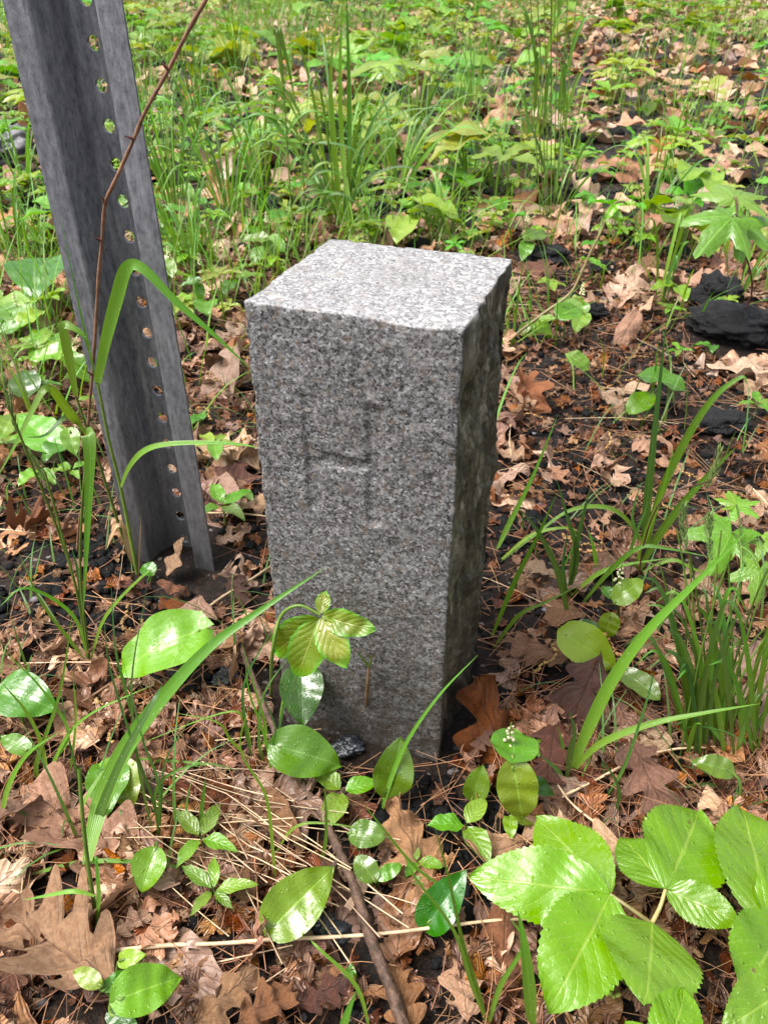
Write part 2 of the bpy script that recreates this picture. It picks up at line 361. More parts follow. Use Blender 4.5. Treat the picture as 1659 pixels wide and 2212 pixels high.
def basis(b, t, hint, roll=0.0, tip=None):
    """matrix that takes the unit leaf (base 0, tip `tip`) to the world segment b-t"""
    b = np.asarray(b, float); t = np.asarray(t, float); tip = np.array([0, 1, 0.]) if tip is None else tip
    cl = np.linalg.norm(tip); cy = tip / cl; lx = np.array([1., 0, 0]); lx = lx - cy * np.dot(lx, cy); lx /= np.linalg.norm(lx); lz = np.cross(lx, cy)
    L = np.linalg.norm(t - b); Y = (t - b) / L; Z = np.asarray(hint, float); Z = Z - Y * np.dot(Z, Y); Z /= np.linalg.norm(Z); X = np.cross(Y, Z)
    if roll: X, Z = math.cos(roll) * X + math.sin(roll) * Z, math.cos(roll) * Z - math.sin(roll) * X
    return (np.stack([X, Y, Z], 1) @ np.stack([lx, cy, lz], 0)) * (L / cl)
def fit_leaf(arr, b, t, hint=(0, -.35, 1), roll=0.0):
    V, Fq, U = arr; i = np.argmin(np.abs(U[:, 0]) * 3 + np.abs(U[:, 1] - 1)); A = basis(b, t, hint, roll, V[i])
    return V @ A.T + np.asarray(b), Fq, U
def blade_arr(P, width, hint=(0, -.6, .8), fold=.35, taper=1.0, base=.45, n=5):
    P = cr(P, n); T = np.gradient(P, axis=0); T /= np.linalg.norm(T, axis=1)[:, None] + 1e-12
    H = np.asarray(hint, float); m = len(P); V = []; U = []; Wp = None
    for i in range(m):
        W = np.cross(T[i], H); l = np.linalg.norm(W)
        if Wp is not None:
            if l < .35: W = Wp * (.35 - l) * 2 + W
            if np.dot(W, Wp) < 0: W = -W
            W = W / (np.linalg.norm(W) + 1e-9) * .5 + Wp * .5
        W = W - T[i] * np.dot(W, T[i]); W /= np.linalg.norm(W) + 1e-9; Wp = W; N = np.cross(W, T[i]); q = i / (m - 1)
        hw = width / 2 * min(1, base + (1 - base) * q / .25) * max(.03, (1 - max(0, q - .35) / .65) ** .75 if taper else 1)
        V += [P[i] - W * hw + N * hw * fold, P[i], P[i] + W * hw + N * hw * fold]; U += [(-1, q), (0, q), (1, q)]
    return np.array(V), quads(m - 1, 2), np.array(U)

# ------------------------------------------------------------------ things, parts, labels
PENDING = []; OCC = []
def tag(o, label, cat, group=None):
    o['category'] = cat
    if label: o['label'] = label
    if group: o['group'] = group
    return o
def thing(name, label, cat, loc, group=None):
    o = bpy.data.objects.new(name, None); o.empty_display_size = .02; C.objects.link(o); o.location = [float(v) for v in loc]
    return tag(o, label, cat, group)
def part(name, me, parent, origin=True, label=None):
    o = bpy.data.objects.new(name, me); C.objects.link(o); o.parent = parent
    if label: o['label'] = label
    return o
def wpart(name, arr, m, parent, smooth=True, label=None):
    V, Fq, U = arr; V = V - np.array(parent.location)[None]
    return part(name, mk(name, V, np.asarray(Fq), m, U, None, smooth), parent, label=label)
def single(name, me, label, cat, loc=(0, 0, 0), group=None):
    o = bpy.data.objects.new(name, me); C.objects.link(o); o.location = [float(v) for v in loc]; return tag(o, label, cat, group)
def structure(o): o['kind'] = 'structure'; return o
def stuff(o, label, cat): o['kind'] = 'stuff'; return tag(o, label, cat)
LAND = [('granite post', 790, 1560), ('steel sign post', 420, 1240), ('brown bark twig', 700, 1760), ('big serrate-leaved plant', 1400, 1960),
        ('white-budded mayflower', 1105, 1670), ('round black lump', 1560, 905), ('long black lump', 1595, 705), ('maple seedling', 1575, 520),
        ('dense culm clump', 1530, 1620), ('grey speckled rock', 25, 300), ('tall stalk clump', 1190, 470), ('wilting pale shoot', 1240, 640),
        ('arching blade clump', 1390, 1170), ('leafy tall stems', 650, 440), ('cupped mayflower leaf', 350, 1420), ('large spotted oak leaf', 90, 1980), ('broad tilted blade', 300, 1640), ('bare brown cane', 170, 1180)]
ORD = ['nearest', 'second nearest', 'third nearest', 'fourth nearest', 'fifth nearest', 'sixth nearest', 'seventh nearest', 'eighth nearest', 'ninth nearest', 'tenth nearest', 'eleventh nearest', 'twelfth nearest']
def later(o, phrase, P): PENDING.append((o, phrase, pix(P)))
def finish_labels():
    G = {}
    for o, ph, (px, py) in PENDING:
        best = min(LAND, key=lambda l: math.hypot(l[1] - px, (l[2] - py) * 1.25)); dx, dy = px - best[1], (py - best[2]) * 1.25
        rel = ('left of' if dx < 0 else 'right of') if abs(dx) > abs(dy) else ('in front of' if dy > 0 else 'behind')
        G.setdefault((ph, rel, best[0]), []).append((math.hypot(dx, dy), o))
    for (ph, rel, lm), L in G.items():
        L.sort(key=lambda q: q[0])
        for i, (d, o) in enumerate(L):
            o['label'] = f'{ph} {rel} the {lm}' + (f', {ORD[i] if i < 12 else "number %d" % (i + 1)}' if len(L) > 1 else '')

# ------------------------------------------------------------------ ground
def ground():
    n = 420; t = np.linspace(-1, 1, n); gx = np.sinh(t * 7.2) / np.sinh(7.2) * 300; ty = np.linspace(-1, 1, n); gy = np.sinh(ty * 7.2) / np.sinh(7.2) * 300 + .6
    Xg, Yg = np.meshgrid(gx, gy, indexing='ij'); Z = np.zeros_like(Xg)
    for i in range(n):
        for j in range(n):
            if abs(Xg[i, j]) < 14 and -4 < Yg[i, j] < 24:
                x, y = Xg[i, j], Yg[i, j]; Z[i, j] = gz(x, y) + .003 * noise.noise((x * 60, y * 60, 1))
    V = np.stack([Xg, Yg, Z], -1).reshape(-1, 3); me = mk('ground', V, quads(n - 1, n - 1)[:, ::-1], M['soil'])
    o = bpy.data.objects.new('ground', me); C.objects.link(o); structure(o)
ground()

# ------------------------------------------------------------------ granite post
POST0 = np.array([-.07256, .41521, 0]); PU = np.array([.945116, -.326735, 0]); PV = np.array([.326735, .945116, 0]); PW, PD, PH = .1176, .1159, .3179
POSTC = POST0 + PU * PW / 2 + PV * PD / 2
def fbm(p, o=4):
    a, s = 1.0, 0.0
    for i in range(o): s += a * noise.noise(p); p = p * 2.03; a *= .5
    return s
def granite_post():
    nx, ny, nz = 98, 84, 260; z0 = -.06; idx = {}; V = []; Nn = []; Wt = []; Fq = []
    def vid(i, j, k):
        key = (i, j, k)
        if key not in idx: idx[key] = len(V); V.append([i / nx * PW, j / ny * PD, z0 + k / nz * (PH - z0)]); Nn.append(np.zeros(3)); Wt.append([0., 0.])
        return idx[key]
    def face(a, n, wt):
        for v in a: Nn[v] += n
        Fq.append(a)
        for v in a:
            for q in (0, 1): Wt[v][q] += wt[q] * .25
    for i in range(nx):
        for k in range(nz):
            face([vid(i, 0, k), vid(i + 1, 0, k), vid(i + 1, 0, k + 1), vid(i, 0, k + 1)], np.array([0, -1., 0]), (0, 0))
            face([vid(i + 1, ny, k), vid(i, ny, k), vid(i, ny, k + 1), vid(i + 1, ny, k + 1)], np.array([0, 1., 0]), (1, 0))
    for j in range(ny):
        for k in range(nz):
            face([vid(nx, j, k), vid(nx, j + 1, k), vid(nx, j + 1, k + 1), vid(nx, j, k + 1)], np.array([1., 0, 0]), (1, 0))
            face([vid(0, j + 1, k), vid(0, j, k), vid(0, j, k + 1), vid(0, j + 1, k + 1)], np.array([-1., 0, 0]), (.5, 0))
    for i in range(nx):
        for j in range(ny):
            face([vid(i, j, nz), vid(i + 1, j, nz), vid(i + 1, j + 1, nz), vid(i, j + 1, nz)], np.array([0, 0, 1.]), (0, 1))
    def box(x, z, x0, x1, za, zb, s=.0012):
        dx = min(x - x0, x1 - x); dz = min(z - za, zb - z); d = min(dx, dz); return min(1, max(0, d / s + .5))
    Wz = np.zeros(len(V))
    for i, p in enumerate(V):
        x, y, z = p; n = Nn[i]; n = n / np.linalg.norm(n); P = Vector(p)
        ext = (n[1] < -.9); right = n[0] > .3; back = n[1] > .3; top = n[2] > .3; left = n[0] < -.3
        es0 = max(0, min(x, PW - x, y, PD - y)); d = .0004 * fbm(P * 160) + .0006 * fbm(P * 30)
        if right or back:
            e = max(0, min(1, min(y, .02) / .02)) if right else 1
            q = Vector((x * 20, y * 38, z * 17)); rk = fbm(q + Vector((5, 1, 2)), 5)
            ridg = abs(noise.noise(Vector((y * 55, x * 30 + 3, z * 16))))
            d += (.0080 * rk - .0075 * ridg + .0012 * fbm(P * 220)) * (.15 + .85 * e) * (.35 + .65 * min(1, (PH - z) / .03) if z < PH else .35)
        if left: d += .0012 * fbm(P * 55)
        if top: d += (.0009 * fbm(P * 140) + .0010 * fbm(P * 22)) * min(1, .15 + es0 / .012)
        off = n * d
        # worn edges and chips
        ex = min(x, PW - x); ey = min(y, PD - y); ez = PH - z; es = sorted([ex, ey, ez])
        if es[1] < .006:
            c = .0004 + .0011 * max(0, fbm(P * 90 + Vector((9, 2, 4))) - .1)
            f = max(0, 1 - es[1] / .004); cdir = np.array([0., 0, 0])
            if ex < .006: cdir += [1 if x < PW / 2 else -1, 0, 0]
            if ey < .006: cdir += [0, 1 if y < PD / 2 else -1, 0]
            if ez < .006: cdir += [0, 0, -1]
            off = off + cdir * c * f
        if y < .012 and z > PH - .02:   # chipped front lip
            off = off + np.array([0, .3, -1]) * .0022 * math.exp(-((x - .092) / .018) ** 2) * max(0, 1 - y / .012) * max(0, 1 - ez / .02)
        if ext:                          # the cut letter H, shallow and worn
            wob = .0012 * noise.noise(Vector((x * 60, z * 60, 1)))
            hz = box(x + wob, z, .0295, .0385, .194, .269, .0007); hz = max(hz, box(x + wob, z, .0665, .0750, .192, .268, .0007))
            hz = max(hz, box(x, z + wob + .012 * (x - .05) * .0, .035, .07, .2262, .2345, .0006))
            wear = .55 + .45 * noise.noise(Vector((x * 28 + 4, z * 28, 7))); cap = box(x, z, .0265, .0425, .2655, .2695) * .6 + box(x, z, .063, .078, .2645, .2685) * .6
            edge = max(0, 1 - abs(x + wob - .0300) / .0016) * (.193 < z < .27) * (.6 if z > .235 else .25); edge = max(edge, max(0, 1 - abs(x - .0680) / .0016) * .5 * (.235 < z < .268), max(0, 1 - abs(z - .2347) / .0014) * (.036 < x < .069))  # grime along left stroke edges; painted overhang shadow along the crossbar top
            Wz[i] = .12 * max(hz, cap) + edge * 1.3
            off = off + np.array([0, 1, 0]) * (.0024 * max(hz, cap) * max(.25, min(1, wear + .25 * (1 if .222 < z < .238 else 0))))
        V[i] = [x + off[0], y + off[1], z + off[2]]
    me = mk('granite_post', np.array(V), np.array(Fq), M['granite'])
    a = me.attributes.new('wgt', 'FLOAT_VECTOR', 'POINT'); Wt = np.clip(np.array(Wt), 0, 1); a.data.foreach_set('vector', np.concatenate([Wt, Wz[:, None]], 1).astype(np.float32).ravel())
    o = single('granite_post', me, 'square grey granite boundary post with a worn letter H cut in its front', 'boundary post', POST0)
    o.rotation_euler = (0, 0, math.atan2(PU[1], PU[0]))
    return o
granite_post(); OCC.append((POSTC[0], POSTC[1], .085))

# ------------------------------------------------------------------ steel sign post
SB = np.array([-.18736, .62898, .0091]); STX, STY = -.02878, .00976
def sign_post():
    inch = .0254; prof = [(-1.60, 0.05), (-1.585, 0.0), (-.97, 0.0), (-.90, .015), (-.86, .06), (-.56, 1.06), (-.52, 1.13), (-.44, 1.18), (-.30, 1.2)]
    prof = [(a * inch, b * inch) for a, b in prof]; right = [(-a, b) for a, b in prof[::-1]]; H0, H1 = -2, 50
    bm = bmesh.new(); cache = {}
    def v(x, y, z):
        k = (round(x, 5), round(y, 5), round(z, 5))
        if k not in cache: cache[k] = bm.verts.new((x, y, z))
        return cache[k]
    zs = [(H0 - .5 + i * .25) * inch for i in range(4 * (H1 - H0) + 1)]
    for pr in (prof, right):
        for (xa, ya), (xb, yb) in zip(pr[:-1], pr[1:]):
            for za, zb in zip(zs[:-1], zs[1:]): bm.faces.new([v(xa, ya, za), v(xb, yb, za), v(xb, yb, zb), v(xa, ya, zb)])
    hw = .30 * inch; yb = 1.2 * inch; rh = .0048
    for c in range(H0, H1):
        zc = c * inch; z0, z1 = zc - .5 * inch, zc + .5 * inch; ring = []
        for k in range(4): ring.append((-hw + 2 * hw * k / 4, z0))
        for k in range(4): ring.append((hw, z0 + (z1 - z0) * k / 4))
        for k in range(4): ring.append((hw - 2 * hw * k / 4, z1))
        for k in range(4): ring.append((-hw, z1 - (z1 - z0) * k / 4))
        for k in range(16):
            (xa, za), (xb, zb) = ring[k], ring[(k + 1) % 16]
            aa, ab = math.atan2(za - zc, xa), math.atan2(zb - zc, xb)
            pa, pb = (rh * math.cos(aa), zc + rh * math.sin(aa)), (rh * math.cos(ab), zc + rh * math.sin(ab))
            bm.faces.new([v(xa, yb, za), v(xb, yb, zb), v(pb[0], yb, pb[1]), v(pa[0], yb, pa[1])])
    bmesh.ops.recalc_face_normals(bm, faces=bm.faces)
    bmesh.ops.solidify(bm, geom=bm.faces[:], thickness=.0030)
    for f in bm.faces: f.smooth = True
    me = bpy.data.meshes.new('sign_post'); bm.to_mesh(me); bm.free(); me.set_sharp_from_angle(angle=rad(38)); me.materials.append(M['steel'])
    o = single('sign_post', me, 'grey galvanised steel U-channel sign post with a row of punched holes', 'sign post')
    az = rad(-11.5)           # opening looks toward -y, turned a little to the left
    n = Vector((math.sin(az), -math.cos(az), 0)); X = Vector((-n.y, n.x, 0)); Y = -n; Z = Vector((STX, STY, 1))
    m = Matrix((X, Y, Z)).transposed().to_4x4(); web = Vector((0, 1.2 * inch, 0)); m.translation = Vector(SB) - m.to_3x3() @ web
    o.matrix_world = m; return o
sign_post(); OCC.append((SB[0], SB[1] - .02, .045)); OCC.append((SB[0] + .04, SB[1] - .055, .022))

# ------------------------------------------------------------------ cane, branch, stalks
def px_path(L, dy=0.0, y0=None, zmin=.002):
    """pixels + depth that shifts from the first point's by dy at the end -> points"""
    n = len(L); b = at(*L[0]) if y0 is None else None; ya = b[1] if y0 is None else y0; out = []
    for i, (px, py) in enumerate(L):
        P = at_y(px, py, ya + dy * i / (n - 1))
        if P[2] < zmin: P = at(px, py, zmin)
        out.append(P)
    return out
def cane():
    L = [(160, 1200), (172, 1130), (180, 1080), (190, 930), (200, 810), (206, 730), (213, 610), (221, 520), (228, 440), (245, 400), (290, 300), (315, 240), (365, 150), (400, 80), (448, -5), (520, -120)]
    P = px_path(L, -.10, y0=at(160, 1200)[1]); P[0][2] = -.01
    t = thing('vine_cane', 'bare reddish brown cane rising in front of the steel sign post', 'cane', (P[0][0], P[0][1], 0))
    wpart('stem', tube_arr(cr(P, 6), .0012, .0012, 8, .16), M['cane'], t)
    for i in (4, 7, 8, 10, 12):
        q = P[i]; a = Arr(); d = np.array([R.uniform(-1, 1), -.5, R.uniform(.2, 1)]); d /= np.linalg.norm(d)
        a.add(*tube_arr([q, q + d * .003, q + d * .006], .0014, .0003, 6)); V, Fq, U = a.V[0], a.F[0], a.U[0]; wpart('bud', (V, Fq, U), M['redstem'], t)
cane()
def ground_stick(name, L, r0, r1, m, label, cat, z=.006, rj=.15, sides=8, lift=0.0, twigs=()):
    P = [at(px, py, z) for px, py in L]; P = [np.array([p[0], p[1], gz(p[0], p[1]) + z + lift * math.sin(math.pi * i / (len(P) - 1))]) for i, p in enumerate(P)]
    t = tube_arr(cr(P, 7), r0, r1, sides, rj); c = P[len(P) // 2]; V = t[0] - c
    arrs = Arr(); arrs.add(V, t[1], t[2])
    for tw in twigs:
        Q = [at(px, py, z + .004) for px, py in tw]; q = tube_arr(cr(Q, 5), r1 * .7, r1 * .4, 6, .1); arrs.add(q[0] - c, q[1], q[2])
    return single(name, arrs.mesh(name, m), label, cat, c)
ground_stick('fallen_branch', [(512, 1370), (545, 1460), (585, 1560), (620, 1630), (655, 1700), (700, 1770), (735, 1850), (765, 1920), (790, 2000), (820, 2080), (850, 2150), (885, 2260)], .0021, .0034, M['bark'],
             'long brown bark twig winding down from the granite post to the bottom edge', 'twig', .019, .16, 9, twigs=[[(735, 1850), (715, 1880), (690, 1900)]])
for q in cr([at(*p) for p in ((545, 1460), (620, 1630), (700, 1770), (765, 1920), (820, 2080), (870, 2220))], 6): OCC.append((q[0], q[1], .006))
ground_stick('twig', [(700, 1745), (735, 1715), (790, 1682)], .0026, .0022, M['bark'], 'short broken brown stick lying beside the long twig', 'twig', .018)
ground_stick('dry_stalk', [(215, 2063), (350, 2047), (480, 2043), (600, 2035), (700, 2030), (830, 2021), (950, 2008), (1060, 1998), (1174, 1990)], .0012, .0009, M['straw'], 'long straight pale straw stalk crossing over the brown twig', 'dry stalk', .014, .1)
ground_stick('dry_stalk', [(1215, 1720), (1290, 1680), (1370, 1640), (1450, 1618), (1545, 1610)], .0010, .0007, M['straw'], 'thin pale straw stalk bowed beside the dense culm clump', 'dry stalk', .012, .1)
ground_stick('dry_stalk', [(430, 1330), (480, 1290), (530, 1255), (590, 1215)], .0013, .0010, M['straw'], 'pale straw stalk slanting between the sign post and the granite post', 'dry stalk', .012, .1)
ground_stick('dry_stalk', [(40, 1600), (130, 1540), (190, 1505), (260, 1460)], .0010, .0009, M['cane'], 'orange brown runner slanting under the left grass', 'dry stalk', .014, .1)
ground_stick('dry_stalk', [(450, 1112), (520, 1110), (590, 1114)], .0011, .0009, M['straw'], 'short straw stalk lying level behind the sign post foot', 'dry stalk', .012, .1)
ground_stick('dry_stalk', [(1330, 1810), (1240, 1740), (1200, 1690)], .0009, .0006, M['straw'], 'pale straw wisp above the big serrate-leaved plant', 'dry stalk', .012, .1)
ground_stick('dry_stalk', [(0, 1145), (0, 240), ][:1] + [(30, 1150), (80, 1160)], .0009, .0006, M['straw'], 'pale straw wisp at the left edge beside the cane', 'dry stalk', .012, .1)

# ------------------------------------------------------------------ lumps and stones
def lump(name, px, py, wpx, hpx, m, label, cat, seed=0, sub=5, amp=.42, rot=0.0, flat=.6, group=None):
    b = at(px, py + hpx * .35); sc = np.linalg.norm(at(px + wpx / 2, py) - at(px - wpx / 2, py)) / 2; zs = hpx / wpx
    bm = bmesh.new(); bmesh.ops.create_icosphere(bm, subdivisions=sub, radius=1); o3 = Vector((seed * 3.1, seed * 1.7, seed))
    for v in bm.verts:
        p = v.co.copy(); f = 1 + amp * fbm(p * 1.3 + o3, 3) + amp * .34 * fbm(p * 5 + o3, 3) + .05 * fbm(p * 15 + o3, 3) - amp * .25 * abs(noise.noise(p * 2.5 + o3))
        v.co = Vector((p.x * f, p.y * f * .85, p.z * f * flat)) * sc
    for f in bm.faces: f.smooth = True
    me = bpy.data.meshes.new(name); bm.to_mesh(me); bm.free(); me.materials.append(m)
    c = at(px, py, sc * flat * .6); o = single(name, me, label, cat, (c[0], c[1], sc * flat * .55), group); o.rotation_euler = (0, 0, rot)
    OCC.append((c[0], c[1], sc * 1.15)); return o
lump('asphalt_lump', 1545, 632, 100, 70, M['asphalt'], 'rounded black asphalt lump sitting behind the long black lump', 'asphalt lump', 1, flat=.75)
lump('asphalt_lump', 1605, 705, 190, 80, M['asphalt'], 'long black asphalt lump lying at the right edge', 'asphalt lump', 2, flat=.42, rot=-.35)
lump('asphalt_lump', 1560, 912, 105, 105, M['asphalt'], 'round flat black asphalt lump on the bare soil behind a slanting grass blade', 'asphalt lump', 3, flat=.42)
lump('asphalt_lump', 1180, 552, 100, 42, M['asphalt'], 'low black lump just behind the top of the granite post', 'asphalt lump', 4, flat=.4, rot=-.4)
lump('asphalt_lump', 1300, 580, 50, 42, M['char'], 'small glossy black lump beside the wilting pale shoot', 'asphalt lump', 5, flat=.7)
lump('asphalt_lump', 1285, 675, 60, 46, M['char'], 'crumbly black lump below the wilting pale shoot', 'asphalt lump', 9, flat=.6)
lump('rock', 22, 315, 105, 105, M['pebble'], 'grey speckled rock at the left edge behind the sign post', 'rock', 6, flat=.7)
lump('stone', 722, 2008, 82, 70, M['slate'], 'blue grey flat stone beside the brown twig', 'stone', 7, amp=.22, flat=.6)
lump('stone', 490, 1466, 56, 50, M['slate'], 'small angular slate stone left of the granite post', 'stone', 8, flat=.7, amp=.4)
lump('stone', 752, 1612, 62, 40, M['slate'], 'dark slate stone at the granite post foot', 'stone', 10, flat=.6, amp=.4)
lump('stone', 1082, 1790, 70, 50, M['char'], 'black crumbly stone below the white-budded mayflower', 'stone', 11, flat=.6, amp=.5)
lump('stone', 840, 1505, 40, 30, M['slate'], 'little slate stone against the granite post front', 'stone', 12, flat=.6, amp=.4)

# ------------------------------------------------------------------ hero broad leaves
LA = {'heart': dict(nu=24, nv=8), 'oval': dict(nu=20, nv=6), 'ovate': dict(nu=20, nv=6), 'lance': dict(nu=14, nv=4), 'ser': dict(nu=80, nv=8)}
def hleaf(t, b, zb, tp, zt, wr, kind='heart', m='may', curl=.5, fold=.25, roll=0, wav=.03, cup=0, hint=(0, -.4, 1), name='leaf', seed=None, label=None, stem=None):
    B, T = at(b[0], b[1], zb), at(tp[0], tp[1], zt); seed = R.randint(0, 9999) if seed is None else seed
    arr = leaf_arr(kind, wr=wr, fold=fold, curl=curl, wav=wav, cup=cup, seed=seed, teeth=20, **LA[kind])
    o = wpart(name, fit_leaf(arr, B, T, hint, roll), M[m], t, label=label)
    if stem is not None:
        G = np.array(t.location) + np.array([0, 0, -.004]) if stem == 'root' else np.asarray(stem)
        mid = (G + B) / 2 + np.array([R.uniform(-.004, .004), 0, .3 * (B[2] - G[2])]); d = (T - B) / np.linalg.norm(T - B)
        mid = mid if stem == 'root' else (G + B) / 2 + np.array([0, 0, .002])
        wpart('stem', tube_arr(cr([G, mid, B, B + d * .004], 5), .0012, .0008, 6), M['stem'], t)
    return o
def plant(name, label, cat, px, py, group=None): return thing(name, label, cat, at(px, py), group)
def mayf(label, base, leaves, m='may', name='mayflower', cat='woodland plant', **kw):
    t = plant(name, label, cat, *base)
    for q in leaves:
        d = dict(kw); d.setdefault('m', m); q = list(q)
        if isinstance(q[-1], dict): d.update(q.pop())
        hleaf(t, q[0], q[1], q[2], q[3], q[4], stem='root', **d)
    return t
GR = 'low leafy plants among the leaf litter'
mayf('large cupped mayflower leaf arching between the sign post and granite post', (430, 1440), [((432, 1362), .050, (258, 1462), .020, .62, dict(curl=1.0, cup=.3, fold=.1))], 'maylime')
mayf('round wet mayflower leaf at the left edge below the grass spikes', (60, 1590), [((8, 1492), .034, (128, 1535), .026, .78), ((60, 1620), .02, (0, 1590), .02, .5, dict(m='may'))])
mayf('yellow green pointed leaf behind the broad tilted blade', (262, 1760), [((255, 1655), .03, (288, 1748), .015, .85, dict(m='maylime')), ((255, 1650), .03, (192, 1692), .022, .6, dict(m='maylime'))], 'maylime')
mayf('pair of stacked wet mayflower leaves against the granite post front', (600, 1640), [((652, 1452), .060, (655, 1570), .040, .80, dict(m='maydark', curl=.7)), ((600, 1612), .042, (738, 1655), .026, .72, dict(curl=.6, cup=.2, roll=-.15))])
mayf('upright oval wet leaf leaning at the granite post foot', (836, 1745), [((838, 1724), .014, (866, 1590), .052, .60, dict(kind='ovate', curl=.3, fold=.3, hint=(0, -1, .7)))])
mayf('small pointed wet leaf in front of the granite post corner', (1015, 1745), [((1018, 1732), .012, (1042, 1650), .036, .62, dict(kind='ovate', curl=.3, hint=(0, -1, .7)))])
t = mayf('mayflower with white buds and three hanging leaves right of the granite post', (1140, 1755), [((1108, 1638), .060, (1110, 1575), .052, .95, dict(m='may', curl=.3)), ((1108, 1656), .056, (1128, 1775), .018, .62, dict(curl=.6, m='maylime', hint=(0, -1, .8))), ((1140, 1690), .034, (1196, 1716), .022, .55, dict(m='maydark'))])
def spike(t, px, py, z, h, m='bud', n=14):
    P = at(px, py, z); Q = P + np.array([0, 0, -h]); wpart('flower_stem', tube_arr(cr([Q, (P + Q) / 2, P + np.array([0, 0, .002])], 4), .0006, .0005, 5), M['stem'], t); a = Arr()
    bm = bmesh.new(); bmesh.ops.create_icosphere(bm, subdivisions=1, radius=1); bm.verts.ensure_lookup_table(); V0 = np.array([v.co[:] for v in bm.verts]); F0 = np.array([[v.index for v in f.verts] for f in bm.faces]); bm.free()
    for i in range(n):
        q = i / n; an = i * 2.4; rr = .0036 * (1 - q * .7); c = Q + (P - Q) * (.45 + .55 * q) + np.array([math.cos(an) * rr, math.sin(an) * rr, 0]); a.add(V0 * .00135 * (1.15 - .5 * q) + c, F0)
    V = np.concatenate(a.V); wpart('flower_spike', (V, np.concatenate(a.F), np.zeros((len(V), 2))), M[m], t)
spike(t, 1104, 1565, .075, .035)
mayf('large heart-shaped wet leaf right of the granite post with its tip folded down', (1300, 1450), [((1222, 1372), .040, (1328, 1446), .014, .66, dict(curl=.7, cup=.25, m='maylime', hint=(0, -.8, 1))), ((1285, 1355), .03, (1225, 1352), .03, .5, dict(m='maydark'))])
mayf('small lime leaf hanging tip down behind the heart-shaped leaf', (1330, 1390), [((1318, 1330), .035, (1306, 1380), .015, .8, dict(m='maylime'))], 'maylime')
t = mayf('budding mayflower with a pale leaf in front of the arching blade clump', (1335, 1340), [((1325, 1305), .035, (1386, 1252), .045, .6, dict(m='maylime', kind='ovate')), ((1320, 1290), .03, (1300, 1265), .03, .7)]); spike(t, 1342, 1225, .06, .03)
mayf('smooth oval leaf right of the heart-shaped leaf', (1345, 1470), [((1342, 1452), .022, (1426, 1512), .022, .55, dict(kind='oval'))])
mayf('small notched leaf on a long stalk beside the dense culm clump', (1590, 1760), [((1575, 1665), .03, (1490, 1645), .032, .62, dict(m='may'))])
mayf('round little leaf with a drooping pair over the brown twig', (780, 1850), [((752, 1800), .026, (833, 1808), .028, .72, dict(kind='oval', m='may'))])
mayf('folded yellow green leaf left of the straw heap', (332, 1850), [((340, 1828), .030, (308, 1928), .018, .78, dict(m='maylime', fold=.4, kind='ovate'))])
mayf('big wet mayflower leaf with pointed tip left of the twig', (585, 2045), [((592, 2000), .026, (722, 1872), .034, .66, dict(m='maylime', curl=.4, cup=.2, hint=(0, -.6, 1)))])
mayf('leafy mayflower with a broad lime leaf at the bottom left', (262, 2170), [((258, 2158), .050, (392, 2112), .040, .72, dict(m='maylime', curl=.6, cup=.3)), ((222, 2140), .046, (290, 2098), .044, .5, dict(m='may', kind='ovate')), ((222, 2130), .05, (160, 2095), .05, .5, dict(m='maylime', kind='ovate')), ((262, 2075), .045, (318, 2062), .05, .6, dict(m='maylime')),
     ((240, 2190), .02, (300, 2215), .02, .6, dict(m='maydark')), ((330, 2150), .02, (300, 2195), .02, .5, dict(m='maydark'))])
mayf('pair of small rounded leaves right of the twig', (812, 1920), [((812, 1905), .02, (768, 1850), .026, .75, dict(kind='oval')), ((812, 1900), .02, (868, 1868), .024, .5, dict(kind='oval'))])
mayf('tiny round leaf between two mayflower leaves', (905, 1925), [((915, 1912), .012, (892, 1898), .014, .9, dict(kind='oval'))])
mayf('glossy folded leaf left of the big serrate-leaved plant', (950, 2000), [((925, 1995), .018, (1008, 1878), .040, .6, dict(m='maydark', fold=.5, curl=.5))])
mayf('small pointed leaf under the twig at the bottom', (745, 2150), [((755, 2130), .01, (760, 2080), .018, .6, dict(kind='ovate'))])
mayf('drooping oval leaf on the bare soil right of the granite post top', (1240, 850), [((1222, 765), .035, (1272, 800), .02, .72, dict(kind='oval', m='seed'))])
mayf('lone oval leaf left of the round black lump', (1375, 910), [((1358, 895), .02, (1408, 850), .03, .55, dict(kind='oval'))])
mayf('round pale leaf under the wilting shoot', (1215, 740), [((1205, 690), .045, (1245, 665), .05, .85, dict(kind='oval', m='seed')), ((1200, 690), .045, (1160, 690), .04, .5, dict(m='seed', kind='ovate'))])
mayf('large heart leaf hanging left of the sign post', (95, 690), [((100, 565), .060, (80, 648), .035, .95, dict(m='may', curl=.6)), ((40, 700), .03, (0, 640), .04, .6, dict(m='seed'))])
mayf('broad pale leaves low at the left edge behind the bent grass', (140, 830), [((150, 760), .06, (60, 780), .05, .5, dict(m='maylime')), ((150, 770), .06, (200, 830), .03, .6, dict(m='maylime')), ((60, 850), .03, (55, 800), .04, .8, dict(m='maydark'))])
mayf('pale wet leaf pair left of the cane', (110, 960), [((120, 965), .03, (40, 900), .04, .55, dict(m='seed')), ((150, 930), .05, (165, 985), .03, .7, dict(m='maylime')), ((30, 900), .03, (0, 960), .02, .7, dict(m='maylime'))])
mayf('tiny round leaf at the sign post foot', (322, 1265), [((335, 1240), .012, (308, 1222), .014, .9, dict(kind='oval', m='may'))])
mayf('oval leaf at the left edge above the bent grass', (15, 730), [((0, 720), .04, (70, 700), .05, .5, dict(m='seed'))])
